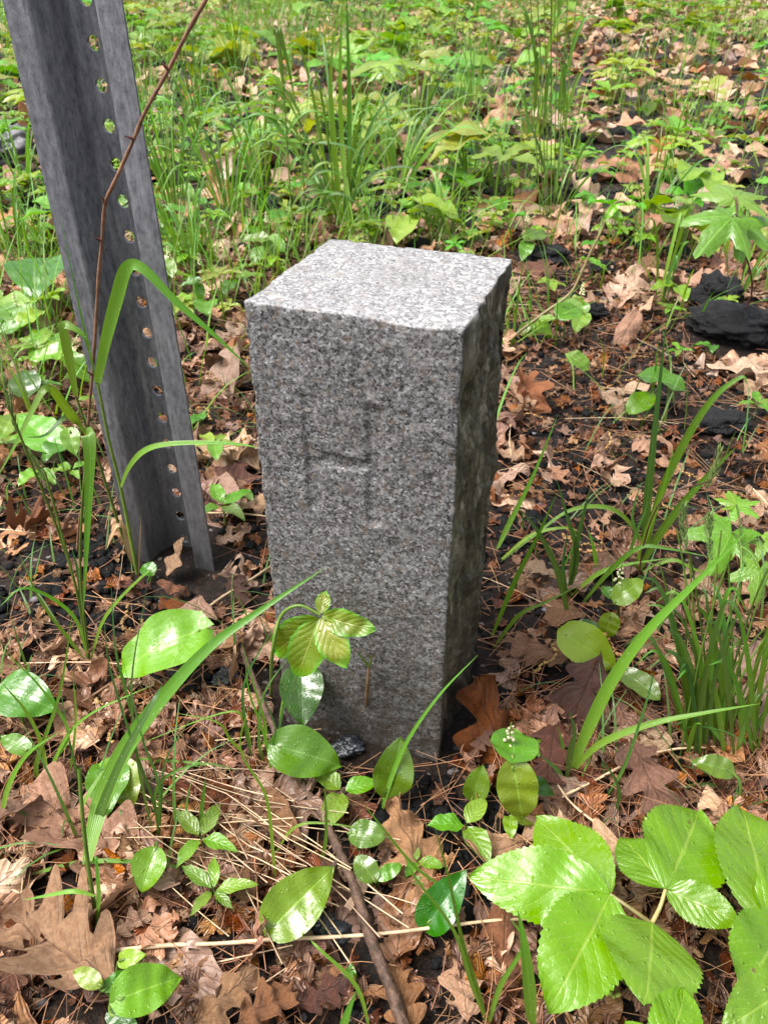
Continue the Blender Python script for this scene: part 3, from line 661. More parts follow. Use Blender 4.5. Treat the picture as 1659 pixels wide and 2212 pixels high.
t = mayf('budding mayflower at the left edge behind the sign post', (50, 740), [((45, 700), .05, (100, 670), .055, .6, dict(m='maylime')), ((40, 690), .05, (5, 662), .05, .5, dict(m='seed'))]); spike(t, 27, 622, .085, .045)
# bronze creeper seedling
t = thing('creeper_seedling', 'bronze green creeper seedling with toothed drooping leaflets before the granite post', 'creeper', at(585, 1500))
def fpt(px, py, gap):
    d = ray(px, py); o = np.array([0, 0, CAMH]); k = np.dot(POST0 - PV * gap - o, PV) / np.dot(d, PV); return o + k * d
hub = fpt(691, 1328, .035)
for (tx, ty), gp, wr, cu in (((592, 1410), .040, .50, .7), ((641, 1462), .052, .54, .8), ((750, 1442), .048, .56, .7), ((814, 1360), .034, .46, .6), ((704, 1276), .022, .62, .3)):
    T = fpt(tx, ty, gp); d = T - hub; arr = leaf_arr('ser', wr=wr, fold=.2, curl=cu, wav=.03, seed=int(tx), teeth=14, nu=56, nv=8); wpart('leaflet', fit_leaf(arr, hub + d * .05, T, (0, -1, .55)), M['creep'], t)
wpart('stem', tube_arr(cr([np.array(t.location) - [0, 0, .004], fpt(588, 1420, .045), fpt(605, 1335, .04), fpt(645, 1308, .037), hub], 6), .0012, .0009, 6), M['stem'], t)
# creeper stump in front of the post
t = thing('vine_stub', 'bare forked creeper stub climbing up against the granite post front', 'creeper', at(790, 1560))
wpart('stem', tube_arr(cr([at(790, 1560), fpt(793, 1500, .006), fpt(797, 1440, .005)], 5), .0016, .0011, 6), M['cane'], t)
wpart('shoot', tube_arr(cr([fpt(797, 1440, .005), fpt(785, 1425, .008), fpt(775, 1412, .010)], 5), .0009, .0006, 6), M['stem'], t); wpart('shoot', tube_arr(cr([fpt(797, 1440, .005), fpt(801, 1428, .006), fpt(802, 1415, .007)], 5), .0009, .0005, 6), M['stem'], t)
# big serrate-leaved plant
t = thing('sarsaparilla_plant', 'big serrate-leaved bright green plant filling the lower right corner', 'leafy plant', at(1420, 2080))
st0 = at(1407, 1996, .05); h1, h2 = (1317, 1932), (1437, 1922)
for hb, z0, (tx, ty), z1, wr, cu, fo in ((h1, .056, (1012, 1895), .052, .52, .3, .07), (h1, .056, (1158, 1768), .040, .56, .3, .08), (h1, .056, (1182, 2188), .056, .60, .3, .08),
        (h2, .060, (1508, 1752), .050, .74, .3, .1), (h2, .060, (1342, 1808), .048, .66, .3, .1), (h2, .060, (1598, 1995), .060, .58, .3, .1), ((1407, 1992), .054, (1392, 2172), .070, .9, .3, .07)):
    hleaf(t, hb, z0, (tx, ty), z1, wr, 'ser', 'ser', curl=cu, fold=fo, wav=.02, name='leaflet')
wpart('stem', tube_arr(cr([np.array(t.location) - [0, 0, .005], at(1412, 2030, .03), st0], 5), .0020, .0016, 7), M['pale_stem'], t)
wpart('leaf_stalk', tube_arr(cr([st0, at(1365, 1965, .055), at(*h1, .056)], 5), .0013, .0010, 6), M['pale_stem'], t); wpart('leaf_stalk', tube_arr(cr([st0, at(1425, 1960, .057), at(*h2, .06)], 5), .0013, .0010, 6), M['pale_stem'], t)
t2 = thing('sarsaparilla_plant', 'second serrate-leaved plant cut off by the right edge', 'leafy plant', at(1720, 2120))
for (bx, by), z0, (tx, ty), z1, wr, cu in (((1655, 2000), .06, (1598, 1745), .05, .58, .4), ((1690, 1990), .07, (1600, 2150), .075, .75, .4), ((1720, 2120), .09, (1560, 2225), .09, .6, .4), ((1655, 2000), .06, (1740, 1860), .05, .6, .4)):
    hleaf(t2, (bx, by), z0, (tx, ty), z1, wr, 'ser', 'ser', curl=cu, fold=.15, wav=.02, name='leaflet')
wpart('stem', tube_arr(cr([np.array(t2.location) - [0, 0, .005], at(1690, 2060, .05), at(1655, 2000, .06)], 5), .0020, .0013, 7), M['pale_stem'], t2)
wpart('leaf_stalk', tube_arr(cr([at(1690, 2060, .05), at(1690, 1990, .07)], 5), .0012, .0010, 6), M['pale_stem'], t2); wpart('leaf_stalk', tube_arr(cr([at(1690, 2060, .05), at(1720, 2120, .09)], 5), .0012, .0010, 6), M['pale_stem'], t2)
t3 = thing('sarsaparilla_plant', 'serrate-leaved plant showing pale wet leaves along the bottom edge', 'leafy plant', at(1440, 2290))
for (bx, by), z0, (tx, ty), z1, wr in (((1430, 2300), .075, (1480, 2135), .07, .62), ((1430, 2300), .075, (1350, 2205), .07, .5), ((1440, 2300), .075, (1560, 2240), .075, .5)):
    hleaf(t3, (bx, by), z0, (tx, ty), z1, wr, 'ser', 'ser', curl=.4, fold=.15, wav=.02, name='leaflet')
wpart('stem', tube_arr(cr([np.array(t3.location) - [0, 0, .005], at(1436, 2300, .04), at(1430, 2300, .075)], 5), .0020, .0013, 7), M['pale_stem'], t3)
# flower heads of the serrate plant
def umbel(px, py, z, n, label):
    P = at(px, py, z); t = thing('flower_umbel', label, 'flower head', (P[0], P[1], 0)); wpart('stalk', tube_arr(cr([np.array([P[0], P[1], -.003]), np.array([P[0] + .003, P[1], z / 2]), P], 4), .0008, .0006, 5), M['stem'], t)
    bm = bmesh.new(); bmesh.ops.create_icosphere(bm, subdivisions=1, radius=1); bm.verts.ensure_lookup_table(); V0 = np.array([v.co[:] for v in bm.verts]); F0 = np.array([[v.index for v in f.verts] for f in bm.faces]); bm.free(); a = Arr(); b = Arr()
    for i in range(n):
        d = NR.normal(size=3); d /= np.linalg.norm(d); d[2] = abs(d[2]) * .8; c = P + d * R.uniform(.010, .015); a.add(V0 * R.uniform(.0009, .0015) + c, F0); q = tube_arr([P, (P + c) / 2, c], .0003, .0003, 4); b.add(*q)
    V = np.concatenate(a.V); wpart('florets', (V, np.concatenate(a.F), np.zeros((len(V), 2))), M['yelbud'], t); V = np.concatenate(b.V); wpart('rays', (V, np.concatenate(b.F), np.zeros((len(V), 2))), M['stem'], t)
umbel(1205, 1950, .03, 46, 'yellowish flower umbel under the left leaflet of the big serrate-leaved plant')
umbel(1320, 2105, .028, 46, 'yellowish flower umbel between two lower leaflets of the serrate-leaved plant')
umbel(1255, 1925, .028, 36, 'yellowish flower umbel at the leaf junction of the serrate-leaved plant')
# maple seedlings
def mapl(label, base, leaves, stem_m='redstem', stem=None):
    t = plant('maple_seedling', label, 'seedling', *base)
    for (bx, by), zb, (tx, ty), zt, m, cu in leaves:
        B, T = at(bx, by, zb), at(tx, ty, zt); arr = maple_arr(cu, R.randint(0, 99)); V, Fq, U = arr; A = basis(B, T, (0, -.5, 1), 0, np.array([0, 1, -.6 * cu]) * 1.0)
        wpart('leaf', (V @ A.T + B, Fq, U), M[m], t); J = at(*stem[-1][:2], stem[-1][2]) if stem else np.array(t.location)
        wpart('leaf_stalk', tube_arr(cr([J, (J + B) / 2 + np.array([0, 0, .004]), B], 4), .0008, .0007, 5), M[stem_m], t)
    if stem: wpart('stem', tube_arr(cr([np.array(t.location) - np.array([0, 0, .005])] + [at(a, b, z) for a, b, z in stem], 5), .0016, .0009, 6), M[stem_m], t)
mapl('maple seedling with drooping wet leaves on a dark red stem at the right edge', (1562, 735), [((1590, 425), .20, (1655, 470), .185, 'maple', .5), ((1580, 470), .19, (1500, 560), .15, 'maple', .6), ((1585, 425), .2, (1540, 400), .2, 'maple', .4), ((1600, 480), .18, (1680, 560), .14, 'maple', .5)], stem=[(1600, 690, .03), (1624, 620, .08), (1605, 530, .14), (1591, 470, .185)])
mapl('lime maple seedling leaves behind the dense culm clump', (1590, 1330), [((1580, 1150), .05, (1530, 1245), .03, 'maple', .3), ((1590, 1090), .05, (1640, 1120), .05, 'maple', .3), ((1590, 1090), .05, (1570, 1060), .05, 'maylime', .3), ((1640, 1230), .04, (1625, 1310), .02, 'maple', .3), ((1650, 1170), .04, (1690, 1220), .03, 'maple', .3)], 'stem', stem=[(1600, 1250, .03), (1600, 1180, .05)])
mapl('yellowish maple seedling in the grass above the granite post', (850, 250), [((850, 140), .16, (790, 150), .14, 'maylime', .5), ((850, 135), .16, (900, 160), .13, 'maylime', .5), ((850, 130), .16, (845, 180), .12, 'maylime', .5)], 'stem', stem=[(852, 190, .09), (850, 140, .15)])
t = mapl('small yellow maple seedling behind the long black lump', (1390, 360), [((1390, 300), .07, (1350, 310), .05, 'maylime', .5), ((1390, 300), .07, (1430, 320), .05, 'maylime', .5)], 'stem', stem=[(1390, 310, .06)])
# wilting pale shoot right of the post
L = [(1100, 745), (1112, 725), (1170, 680), (1230, 635), (1255, 590), (1280, 535), (1300, 495), (1312, 455), (1335, 436), (1362, 440)]
ys = at(1100, 745)[1]; P = px_path(L, .06, y0=ys); t = thing('creeper_shoot', 'wilting pale creeper shoot curving out behind the granite post', 'creeper', (P[0][0], P[0][1], 0))
wpart('stem', tube_arr(cr([P[0] + np.array([-.02, 0, -.006])] + P, 6),   .0026, .0014, 7), M['pale_stem'], t)
def free_leaf(t, B, T, wr, kind, m, curl=.6, name='leaf', **k):
    arr = leaf_arr(kind, wr=wr, fold=.3, curl=curl, seed=R.randint(0, 999), **LA[kind]); wpart(name, fit_leaf(arr, B, T, (0, -.6, 1), k.get('roll', 0)), M[m], t)
for (bx, by), (tx, ty) in (((1150, 695), (1115, 735)), ((1160, 690), (1150, 755)), ((1165, 690), (1180, 745)), ((1235, 640), (1262, 660)), ((1150, 695), (1120, 760)), ((1335, 440), (1305, 480)), ((1330, 450), (1335, 490)), ((1300, 490), (1275, 500)), ((1350, 438), (1380, 450)), ((1310, 480), (1318, 505))):
    free_leaf(t, at_y(bx, by, ys + .03), at_y(tx, ty, ys + .02), .38, 'ovate', 'maylime' if R.random() < .6 else 'creep', 1.2)

# ------------------------------------------------------------------ hero grasses
def blade(t, L, wmm, dy=0.0, y0=None, m='grass', hint=(0, -.6, .8), fold=.3, name='blade', base=.5):
    P = px_path(L, dy, y0); return wpart(name, blade_arr(P, wmm * 1.1 / 1000, hint, fold, base=base), M[m], t)
def culm(t, L, r0, r1, dy=0, y0=None, m='stem'):
    P = px_path(L, dy, y0); P[0] = P[0] - np.array([0, 0, .004]); wpart('stem', tube_arr(cr(P, 5), r0, r1, 6), M[m], t)
def head(t, L, dy=0, y0=None, r=.0030):
    P = cr(px_path(L, dy, y0), 8); a = Arr()
    for i, p in enumerate(P[:-1]):
        T = P[min(i + 1, len(P) - 1)] - p; T /= np.linalg.norm(T)
        for k in range(5):
            d = NR.normal(size=3); d -= T * np.dot(d, T) * .4; d /= np.linalg.norm(d); q = i / len(P); ln = r * (1.7 - abs(q - .4) * 1.6)
            a.add(*blade_arr([p, p + (T * .8 + d * .5) * ln, p + (T * 1.8 + d * .7) * ln], .0011, d, .2, n=2))
    V = np.concatenate(a.V); wpart('seed_head', (V, np.concatenate(a.F), np.concatenate(a.U)), M['head'], t)
yb = at(297, 1236)[1]
t = plant('grass_tuft', 'broad-bladed grass growing at the sign post foot with one blade bent sharply over', 'grass', 297, 1240)
culm(t, [(297, 1238), (262, 1056), (236, 950), (212, 828)], .0017, .0010, -.02)
blade(t, [(212, 826), (228, 745), (255, 640), (276, 578), (310, 580), (380, 650), (460, 720), (540, 795)], 8.5, -.02, yb - .02, hint=(.1, -1, .35), base=.6)
blade(t, [(262, 1052), (280, 1010), (312, 975), (360, 960), (450, 956), (520, 960), (560, 968)], 4.8, -.03, yb - .01)
culm(t, [(285, 1215), (250, 1110), (215, 1000), (195, 945), (165, 855)], .0015, .0009, -.02)
blade(t, [(165, 855), (155, 790), (140, 712), (150, 705), (185, 730), (200, 790)], 7.0, -.01, yb - .02)
blade(t, [(198, 950), (185, 930), (150, 890), (105, 838), (70, 890), (35, 960), (-10, 1040)], 6.5, -.06, yb - .02)
blade(t, [(198, 950), (150, 900), (100, 940), (55, 945)], 3.5, -.05, yb - .02, 'grassb')
blade(t, [(212, 840), (195, 760), (165, 630), (130, 460)], 2.0, -.02, yb - .01, 'grassb')
blade(t, [(300, 1240), (302, 1180), (306, 1115)], 2.0, 0, None, 'grassdry')
blade(t, [(300, 1235), (275, 1150), (255, 1135), (240, 1160), (232, 1185)], 4.0, -.01, None, 'grassdry'); blade(t, [(295, 1230), (275, 1180), (262, 1120)], 4.0, -.01, None, 'grassdry')
y1 = at(185, 1420)[1]
t = plant('grass_tuft', 'grass with green seed spikes and a hanging ribbed blade left of the sign post', 'grass', 190, 1430)
culm(t, [(190, 1430), (165, 1270), (120, 1130), (60, 980), (20, 880)], .0010, .0008, 0); head(t, [(38, 935), (25, 880), (12, 815)], 0, y1)
culm(t, [(196, 1430), (170, 1290), (125, 1120), (98, 1020)], .0010, .0008, 0); head(t, [(110, 1060), (85, 1010), (62, 975)], 0, y1)
culm(t, [(192, 1430), (175, 1250), (178, 1100), (192, 945)], .0011, .0009, 0)
blade(t, [(190, 946), (193, 940), (196, 1000), (190, 1150), (180, 1330)], 8.5, -.02, y1, base=.9)
blade(t, [(192, 1430), (172, 1250), (155, 1180)], 3, 0, None, 'grassb'); blade(t, [(196, 1430), (230, 1330), (320, 1235), (318, 1260)], 2.5, 0, None)
blade(t, [(192, 1435), (150, 1380), (90, 1300), (40, 1190)], 2.5, 0, None); blade(t, [(192, 1430), (160, 1330), (60, 1270), (0, 1310)], 2.8, -.04)
y2 = at(205, 2020)[1]
t = plant('grass_tuft', 'foreground grass with one broad tilted blade reaching up across the granite post', 'grass', 207, 2030)
culm(t, [(210, 2035), (205, 1960), (190, 1860), (178, 1750), (172, 1660)], .0013, .0010, .03)
blade(t, [(190, 1860), (205, 1790), (225, 1720), (270, 1620), (345, 1515), (450, 1400), (560, 1320), (700, 1228)], 9.8, .10, y2 + .015, hint=(0, -.9, .5), base=.5)
blade(t, [(188, 1855), (205, 1790), (260, 1650), (330, 1520), (350, 1480)], 5.0, .05, y2 + .02, 'grassb')
blade(t, [(205, 1935), (160, 1925), (100, 1935), (50, 1945)], 2.4, .0, y2); blade(t, [(210, 1990), (215, 1930), (208, 1850), (212, 1950)], 2.4, -.01, y2)
blade(t, [(178, 1750), (190, 1720), (230, 1660), (300, 1590)], 2.2, .04, y2 + .03)
t = plant('grass_tuft', 'thin wiry grass crossing the lower left leaf litter', 'grass', 100, 1700)
for L, wm in (([(100, 1700), (95, 1620), (60, 1540), (0, 1470)], 3.0), ([(100, 1700), (120, 1640), (150, 1580), (85, 1480), (0, 1400)], 2.5), ([(95, 1700), (80, 1650), (130, 1500), (158, 1318)], 3.2), ([(0, 1790), (20, 1700), (60, 1630), (130, 1580)], 3.4), ([(98, 1700), (140, 1600), (200, 1540), (330, 1480)], 2.2), ([(150, 1690), (165, 1560), (158, 1450)], 1.8)): blade(t, L, wm)
t = plant('grass_tuft', 'fine grass blades beside the twig left of the granite post', 'grass', 570, 1640)
for L, wm in (([(545, 1640), (530, 1560), (530, 1470), (600, 1340)], 2.2), ([(560, 1640), (575, 1580), (555, 1500), (520, 1380)], 2.0), ([(575, 1660), (560, 1600), (570, 1500), (640, 1400)], 2.0), ([(550, 1650), (500, 1600), (470, 1560), (380, 1540)], 1.8), ([(560, 1650), (590, 1620), (620, 1500), (655, 1370)], 1.8), ([(545, 1640), (530, 1560), (480, 1540), (270, 1620)], 1.6), ([(590, 1700), (575, 1600), (540, 1500), (530, 1430)], 1.8), ([(600, 1700), (590, 1620), (595, 1570), (560, 1480)], 1.6)): blade(t, L, wm, m=R.choice(['grass', 'grassb']))
t = plant('grass_tuft', 'thin grass rising behind the folded yellow green leaf', 'grass', 330, 1840)
for L, wm in (([(345, 1820), (335, 1740), (300, 1640), (240, 1450), (225, 1330)], 2.0), ([(330, 1800), (300, 1650), (285, 1480), (318, 1270)], 1.8), ([(340, 1815), (345, 1700), (310, 1600), (265, 1420)], 1.8), ([(345, 1815), (350, 1720), (360, 1640), (420, 1540)], 1.6), ([(300, 1600), (270, 1480), (250, 1400), (240, 1250)], 2.0), ([(345, 1815), (340, 1700), (430, 1650), (520, 1665)], 1.6)): blade(t, L, wm, m=R.choice(['grass', 'grassb']))
t = plant('grass_tuft', 'single thin blade leaning across the granite post corner', 'grass', 820, 1770)
blade(t, [(822, 1765), (842, 1690), (880, 1600), (950, 1500), (1032, 1415)], 2.8, .03)
t = plant('grass_tuft', 'few long thin blades standing left of the big serrate-leaved plant', 'grass', 1050, 2212)
for L, wm in (([(1055, 2230), (1035, 2150), (1000, 2040), (970, 1900), (940, 1790)], 2.2), ([(1060, 2230), (1020, 2130), (980, 2010), (900, 1900), (870, 1840)], 1.8), ([(1050, 2230), (1080, 2130), (1130, 2040), (1100, 1980)], 2.6), ([(830, 1900), (870, 1930), (940, 1990), (990, 2010)], 2.2), ([(800, 2230), (770, 2130), (690, 2050), (670, 2030)], 2.0)): blade(t, L, wm, .02)
blade(t, [(1150, 2240), (1142, 2130), (1132, 2040), (1118, 1965)], 6.0, .02)
t = plant('grass_tuft', 'wispy blades crossing the brown twig in the foreground', 'grass', 595, 1905)
for L, wm in (([(595, 1905), (590, 1840), (575, 1720), (520, 1620), (540, 1520)], 1.8), ([(690, 1880), (705, 1800), (700, 1665)], 2.2), ([(430, 1810), (440, 1720), (445, 1680)], 2.4), ([(590, 1850), (640, 1785), (720, 1780), (820, 1800)], 1.6), ([(520, 1670), (440, 1650), (300, 1640), (560, 1670)], 1.6), ([(60, 1890), (200, 1860), (370, 1870), (530, 1908)], 2.6), ([(0, 1850), (50, 1950), (100, 2060), (115, 2110)], 4.2), ([(1000, 1240 + 700), (905, 1880), (820, 1780), (780, 1730)], 1.5)): blade(t, L, wm, .0)
blade(t, [(735, 2240), (750, 2190), (770, 2140)], 4.0, .01)
# right side clumps
y3 = at(1390, 1190)[1]
t = plant('grass_tuft', 'arching blade clump with tall upright blades right of the granite post', 'grass', 1390, 1200)
for L, wm, dy in (([(1389, 1180), (1395, 1100), (1406, 990), (1420, 860), (1438, 700)], 7.5, 0), ([(1395, 1190), (1420, 1080), (1480, 950), (1540, 860), (1600, 815), (1612, 830)], 6.5, -.02), ([(1375, 1240), (1420, 1160), (1480, 1080), (1545, 1010), (1590, 965)], 6.5, -.02), ([(1370, 1230), (1400, 1140), (1430, 1060), (1455, 965)], 4.5, -.02),
        ([(1400, 1190), (1350, 1120), (1300, 1095), (1225, 1105), (1150, 1160), (1080, 1215)], 4.2, -.03), ([(1355, 1215), (1370, 1160), (1390, 1110), (1400, 1080)], 3, 0), ([(1260, 1300), (1320, 1230), (1380, 1183), (1440, 1185), (1540, 1205)], 4.0, -.02), ([(1375, 1240), (1450, 1210), (1500, 1230), (1600, 1260)], 3.0, -.02), ([(1390, 1195), (1365, 1120), (1385, 1040)], 3.0, 0)): blade(t, L, wm, dy, m=R.choice(['grass', 'grass', 'grassb']))
t = plant('grass_tuft', 'short upright blades between the granite post and the arching blade clump', 'grass', 1225, 1320)
for L, wm in (([(1228, 1290), (1238, 1210), (1255, 1130), (1275, 1050)], 5), ([(1225, 1290), (1245, 1200), (1225, 1120), (1202, 1035)], 4.5), ([(1230, 1350), (1205, 1240), (1165, 1155), (1120, 1095)], 5.0), ([(1230, 1290), (1290, 1240), (1350, 1220), (1450, 1205)], 3.6), ([(1290, 1240), (1282, 1190), (1270, 1140)], 4.0), ([(1225, 1300), (1215, 1230), (1225, 1150)], 4.0)): blade(t, L, wm, -.01, m=R.choice(['grass', 'grassb']))
t = plant('grass_tuft', 'single stiff blades leaning beside the right face of the granite post', 'grass', 1070, 1420)
for L, wm, dy in (([(1072, 1190), (1100, 1130), (1150, 1030), (1205, 895)], 4.6, .02), ([(1060, 1380), (1110, 1260), (1160, 1160), (1205, 1060)], 3.6, 0), ([(1065, 1400), (1120, 1330), (1180, 1300), (1250, 1265)], 3, 0), ([(1075, 1215), (1150, 1155), (1230, 1140), (1245, 1160)], 3, 0)): blade(t, L, wm, dy)
t = plant('grass_tuft', 'long sweeping blades from a small clump at the lower right leaf litter', 'grass', 1225, 1690)
for L, wm, dy, m in (([(1228, 1680), (1262, 1590), (1320, 1470), (1400, 1360), (1500, 1260), (1620, 1140)], 7.5, .0, 'grass'), ([(1225, 1680), (1290, 1610), (1400, 1565), (1520, 1540), (1640, 1520)], 4.2, -.02, 'grass'), ([(1222, 1690), (1232, 1620), (1240, 1580), (1228, 1530)], 4, 0, 'grassb'), ([(1220, 1690), (1200, 1660), (1165, 1630)], 3, 0, 'grassb'), ([(1205, 1650), (1215, 1620), (1205, 1570)], 3, 0, 'grass'), ([(1310, 1720), (1350, 1650), (1400, 1500), (1410, 1450)], 2, 0, 'grassb'), ([(1450, 1705), (1520, 1695), (1600, 1700), (1670, 1702)], 2.4, 0, 'grassb'), ([(1330, 1760), (1335, 1700), (1300, 1640)], 2.4, 0, 'grassb')): blade(t, L, wm, dy, m=m)
t = plant('grass_tuft', 'dense culm clump of upright stems with seed heads at the right edge', 'grass', 1530, 1640)
for i in range(20):
    bx = 1480 + i * 7 + R.uniform(-12, 12); by = 1600 + R.uniform(-40, 35); tx = bx + R.uniform(-60, 150) + (bx - 1530) * .5; ty = R.uniform(1140, 1430)
    culm(t, [(bx, by), (bx + (tx - bx) * .3, by - (by - ty) * .4), (bx + (tx - bx) * .65, by - (by - ty) * .75), (tx, ty)], .0008, .0005, R.uniform(-.02, .02))
for i in range(40):
    bx = 1470 + R.uniform(0, 170); by = 1610 + R.uniform(-30, 40); sx = R.uniform(-150, 150); hh = R.uniform(80, 420)
    blade(t, [(bx, by), (bx + sx * .25, by - hh * .5), (bx + sx * .6, by - hh * .85), (bx + sx, by - hh * R.uniform(.7, 1.0))], R.uniform(2.5, 4.5), R.uniform(-.03, .03), m=R.choice(['grass', 'grassb', 'grass']))
for bx, ty, x2 in ((1440, 1320, 1450), (1500, 1130, 1475), (1560, 1150, 1530)): head(t, [(x2 + 6, ty + 60), (x2, ty), (x2 + 2, ty - 40)], 0, at(1510, 1600)[1], .0030)
t = plant('grass_tuft', 'lone stem with a pale feathery seed head before the round black lump', 'grass', 1400, 1330)
culm(t, [(1380, 1330), (1385, 1200), (1430, 1080), (1530, 1040)], .0008, .0006, .02, None, 'redstem'); head(t, [(1525, 1055), (1540, 1020), (1555, 965)], 0, at(1380, 1330)[1] + .02, .0042)
# grasses behind the post
def btuft(px, py, n, h, spread, wmm, label, m='grass', lean=(0, 0), arch=.8, dry=0):
    t = plant('grass_tuft', label, 'grass', px, py, None); arch *= 1.35; spread *= 1.25; b = np.array(t.location)
    for i in range(n):
        a = R.uniform(0, 2 * math.pi); hh = h * R.uniform(.55, 1.1); s = spread * R.uniform(.2, 1.1); d = np.array([math.cos(a), math.sin(a) * .8, 0]); p0 = b + d * R.uniform(0, .018) + np.array([0, 0, -.003]); ar = arch * R.uniform(.4, 1.3)
        dl = d * s + np.array([lean[0], lean[1], 0]) * R.uniform(.5, 1.2)
        P = [p0, p0 + dl * .22 + np.array([0, 0, hh * .5]), p0 + dl * .55 + np.array([0, 0, hh * .88]), p0 + dl * .85 + np.array([0, 0, hh * (1.0 - .12 * ar)]), p0 + dl * 1.15 + np.array([0, 0, hh * (1 - .45 * ar)])]
        wpart('blade', blade_arr(P, wmm / 1000 * R.uniform(.7, 1.2), (R.uniform(-.5, .5), -.5, .8), .3, n=4), M['grassdry' if R.random() < dry else R.choice([m, m, 'grassb'])], t)
    return t
t = btuft(735, 500, 18, .34, .24, 5, 'tall blue green grass arching just behind the granite post', 'grass', (.03, 0), 1.6)
for L, wm in (([(765, 520), (740, 330), (735, 150), (742, -40)], 9), ([(740, 500), (722, 300), (715, 150), (735, 0)], 8), ([(745, 510), (755, 300), (752, 100), (748, -30)], 8)): blade(t, L, wm, 0, at(735, 500)[1], base=.8)
for i, (L, wm) in enumerate((([(735, 500), (790, 300), (840, 215), (920, 160)], 6), ([(735, 500), (700, 380), (680, 310), (760, 320), (800, 370)], 8), ([(740, 500), (760, 350), (850, 250), (960, 230)], 6), ([(740, 500), (700, 440), (740, 420), (830, 490)], 8), ([(740, 505), (780, 400), (860, 360), (930, 380)], 6))): blade(t, L, wm, -.05, at(735, 500)[1], m='grassb')
# leafy tall stems
t = plant('lance_leaved_plant', 'leafy tall stems with lance leaves standing behind the granite post', 'leafy plant', 655, 560); yy = at(655, 560)[1]
for stx in ([(642, 560), (630, 450), (622, 330), (612, 180), (600, 60)], [(668, 560), (660, 450), (652, 350), (645, 230)]):
    culm(t, stx, .0017, .0011, 0, yy)
    for k in range(9):
        q = R.uniform(.15, 1); i = q * (len(stx) - 1); i0 = min(int(i), len(stx) - 2); f = i - i0; bx = stx[i0][0] + (stx[i0 + 1][0] - stx[i0][0]) * f; by = stx[i0][1] + (stx[i0 + 1][1] - stx[i0][1]) * f; sg = 1 if k % 2 else -1
        ln = R.uniform(50, 120); up = R.uniform(.1, 1.0); blade(t, [(bx, by), (bx + sg * ln * .25, by - ln * up * .6), (bx + sg * ln * .6, by - ln * up * .8), (bx + sg * ln, by - ln * up * .4)], R.uniform(5, 8), 0, yy, name='leaf', base=.25)
blade(t, [(612, 180), (600, 60), (620, 130), (640, 230)], 8, 0, yy, name='leaf')
t = btuft(1190, 480, 9, .20, .16, 4, 'tall stalk clump rising out of the top edge right of the granite post', 'grass'); yy = at(1190, 480)[1]
for bx, tx in ((1168, 1130), (1175, 1145), (1183, 1175), (1190, 1190), (1196, 1205), (1202, 1225), (1208, 1245), (1180, 1160)): culm(t, [(bx, 470), (bx + (tx - bx) * .25, 330), (bx + (tx - bx) * .55, 170), (tx, 0), (tx + (tx - bx) * .3, -120)], .0012, .0009, R.uniform(-.1, .1), yy)
for k in range(14):
    bx = R.uniform(1150, 1240); by = R.uniform(20, 300); sx = R.uniform(-80, 110); blade(t, [(bx, by), (bx + sx * .2, by - 70), (bx + sx * .5, by - 120), (bx + sx, by - 110)], R.uniform(4, 7), 0, yy)
for px, py, n, h, sp, wm, lab in ((380, 480, 22, .26, .12, 4, 'dense thin grass right of the sign post at half height'), (440, 330, 18, .30, .14, 4, 'thin grass behind the sign post top holes'), (500, 500, 20, .24, .14, 4, 'leaning grass left of the leafy tall stems'), (570, 430, 18, .26, .12, 4, 'upright grass just left of the leafy tall stems'), (420, 590, 16, .16, .10, 4, 'short grass between the sign post and the granite post top'),
        (1010, 420, 16, .14, .08, 4, 'short bright tuft between granite post and tall stalks'), (860, 420, 20, .22, .18, 6, 'arching bluish tuft above the granite post'), (900, 300, 16, .22, .14, 5, 'loose grass above the granite post centre'), (1020, 250, 14, .25, .12, 4, 'thin grass high above the granite post'), (1150, 330, 14, .22, .12, 4, 'loose grass left of the tall stalks'), (1400, 490, 9, .16, .10, 4, 'sparse tuft beside the wilting pale shoot tip'),
        (320, 260, 16, .30, .14, 4, 'tall thin grass behind the sign post bend'), (520, 180, 16, .30, .15, 4, 'tall grass at the upper left of the leafy stems'), (60, 420, 12, .18, .10, 4, 'grass under the grey speckled rock'), (30, 560, 12, .16, .10, 4, 'grass at the left edge below the grey rock'), (1590, 640, 12, .12, .08, 3, 'short grass under the maple seedling'), (1420, 660, 6, .16, .05, 5, 'lance-leaved shoot on the bare soil between the black lumps'), (960, 510, 12, .12, .14, 5, 'low arching blades touching the granite post top edge')):
    btuft(px, py, n, h, sp, wm, lab)
for px, py, z, lab in ((430, 560, .085, 'white-budded mayflower between the sign post and the granite post top'), (362, 545, .085, 'white-budded mayflower close to the sign post edge'), (575, 470, .10, 'white-budded mayflower left of the leafy tall stems'), (690, 350, .12, 'white-budded mayflower behind the leafy tall stems'), (1140, 470, .07, 'white-budded mayflower left of the tall stalk clump'), (1465, 440, .11, 'white-budded mayflower left of the maple seedling'), (1260, 625, .04, 'white-budded mayflower under the wilting pale shoot')):
    b = (px + R.uniform(-8, 8), py + 95 * min(1, py / 600)); t = mayf(lab, b, [((px, py + 45), z * .6, (px + R.choice([-1, 1]) * R.uniform(40, 60), py + R.uniform(20, 60)), z * .5, .5), ((px, py + 55), z * .5, (px + R.uniform(-30, 30), py + 95), z * .2, .6, dict(m='seed'))]); spike(t, px, py - 15, z, .035, n=20)

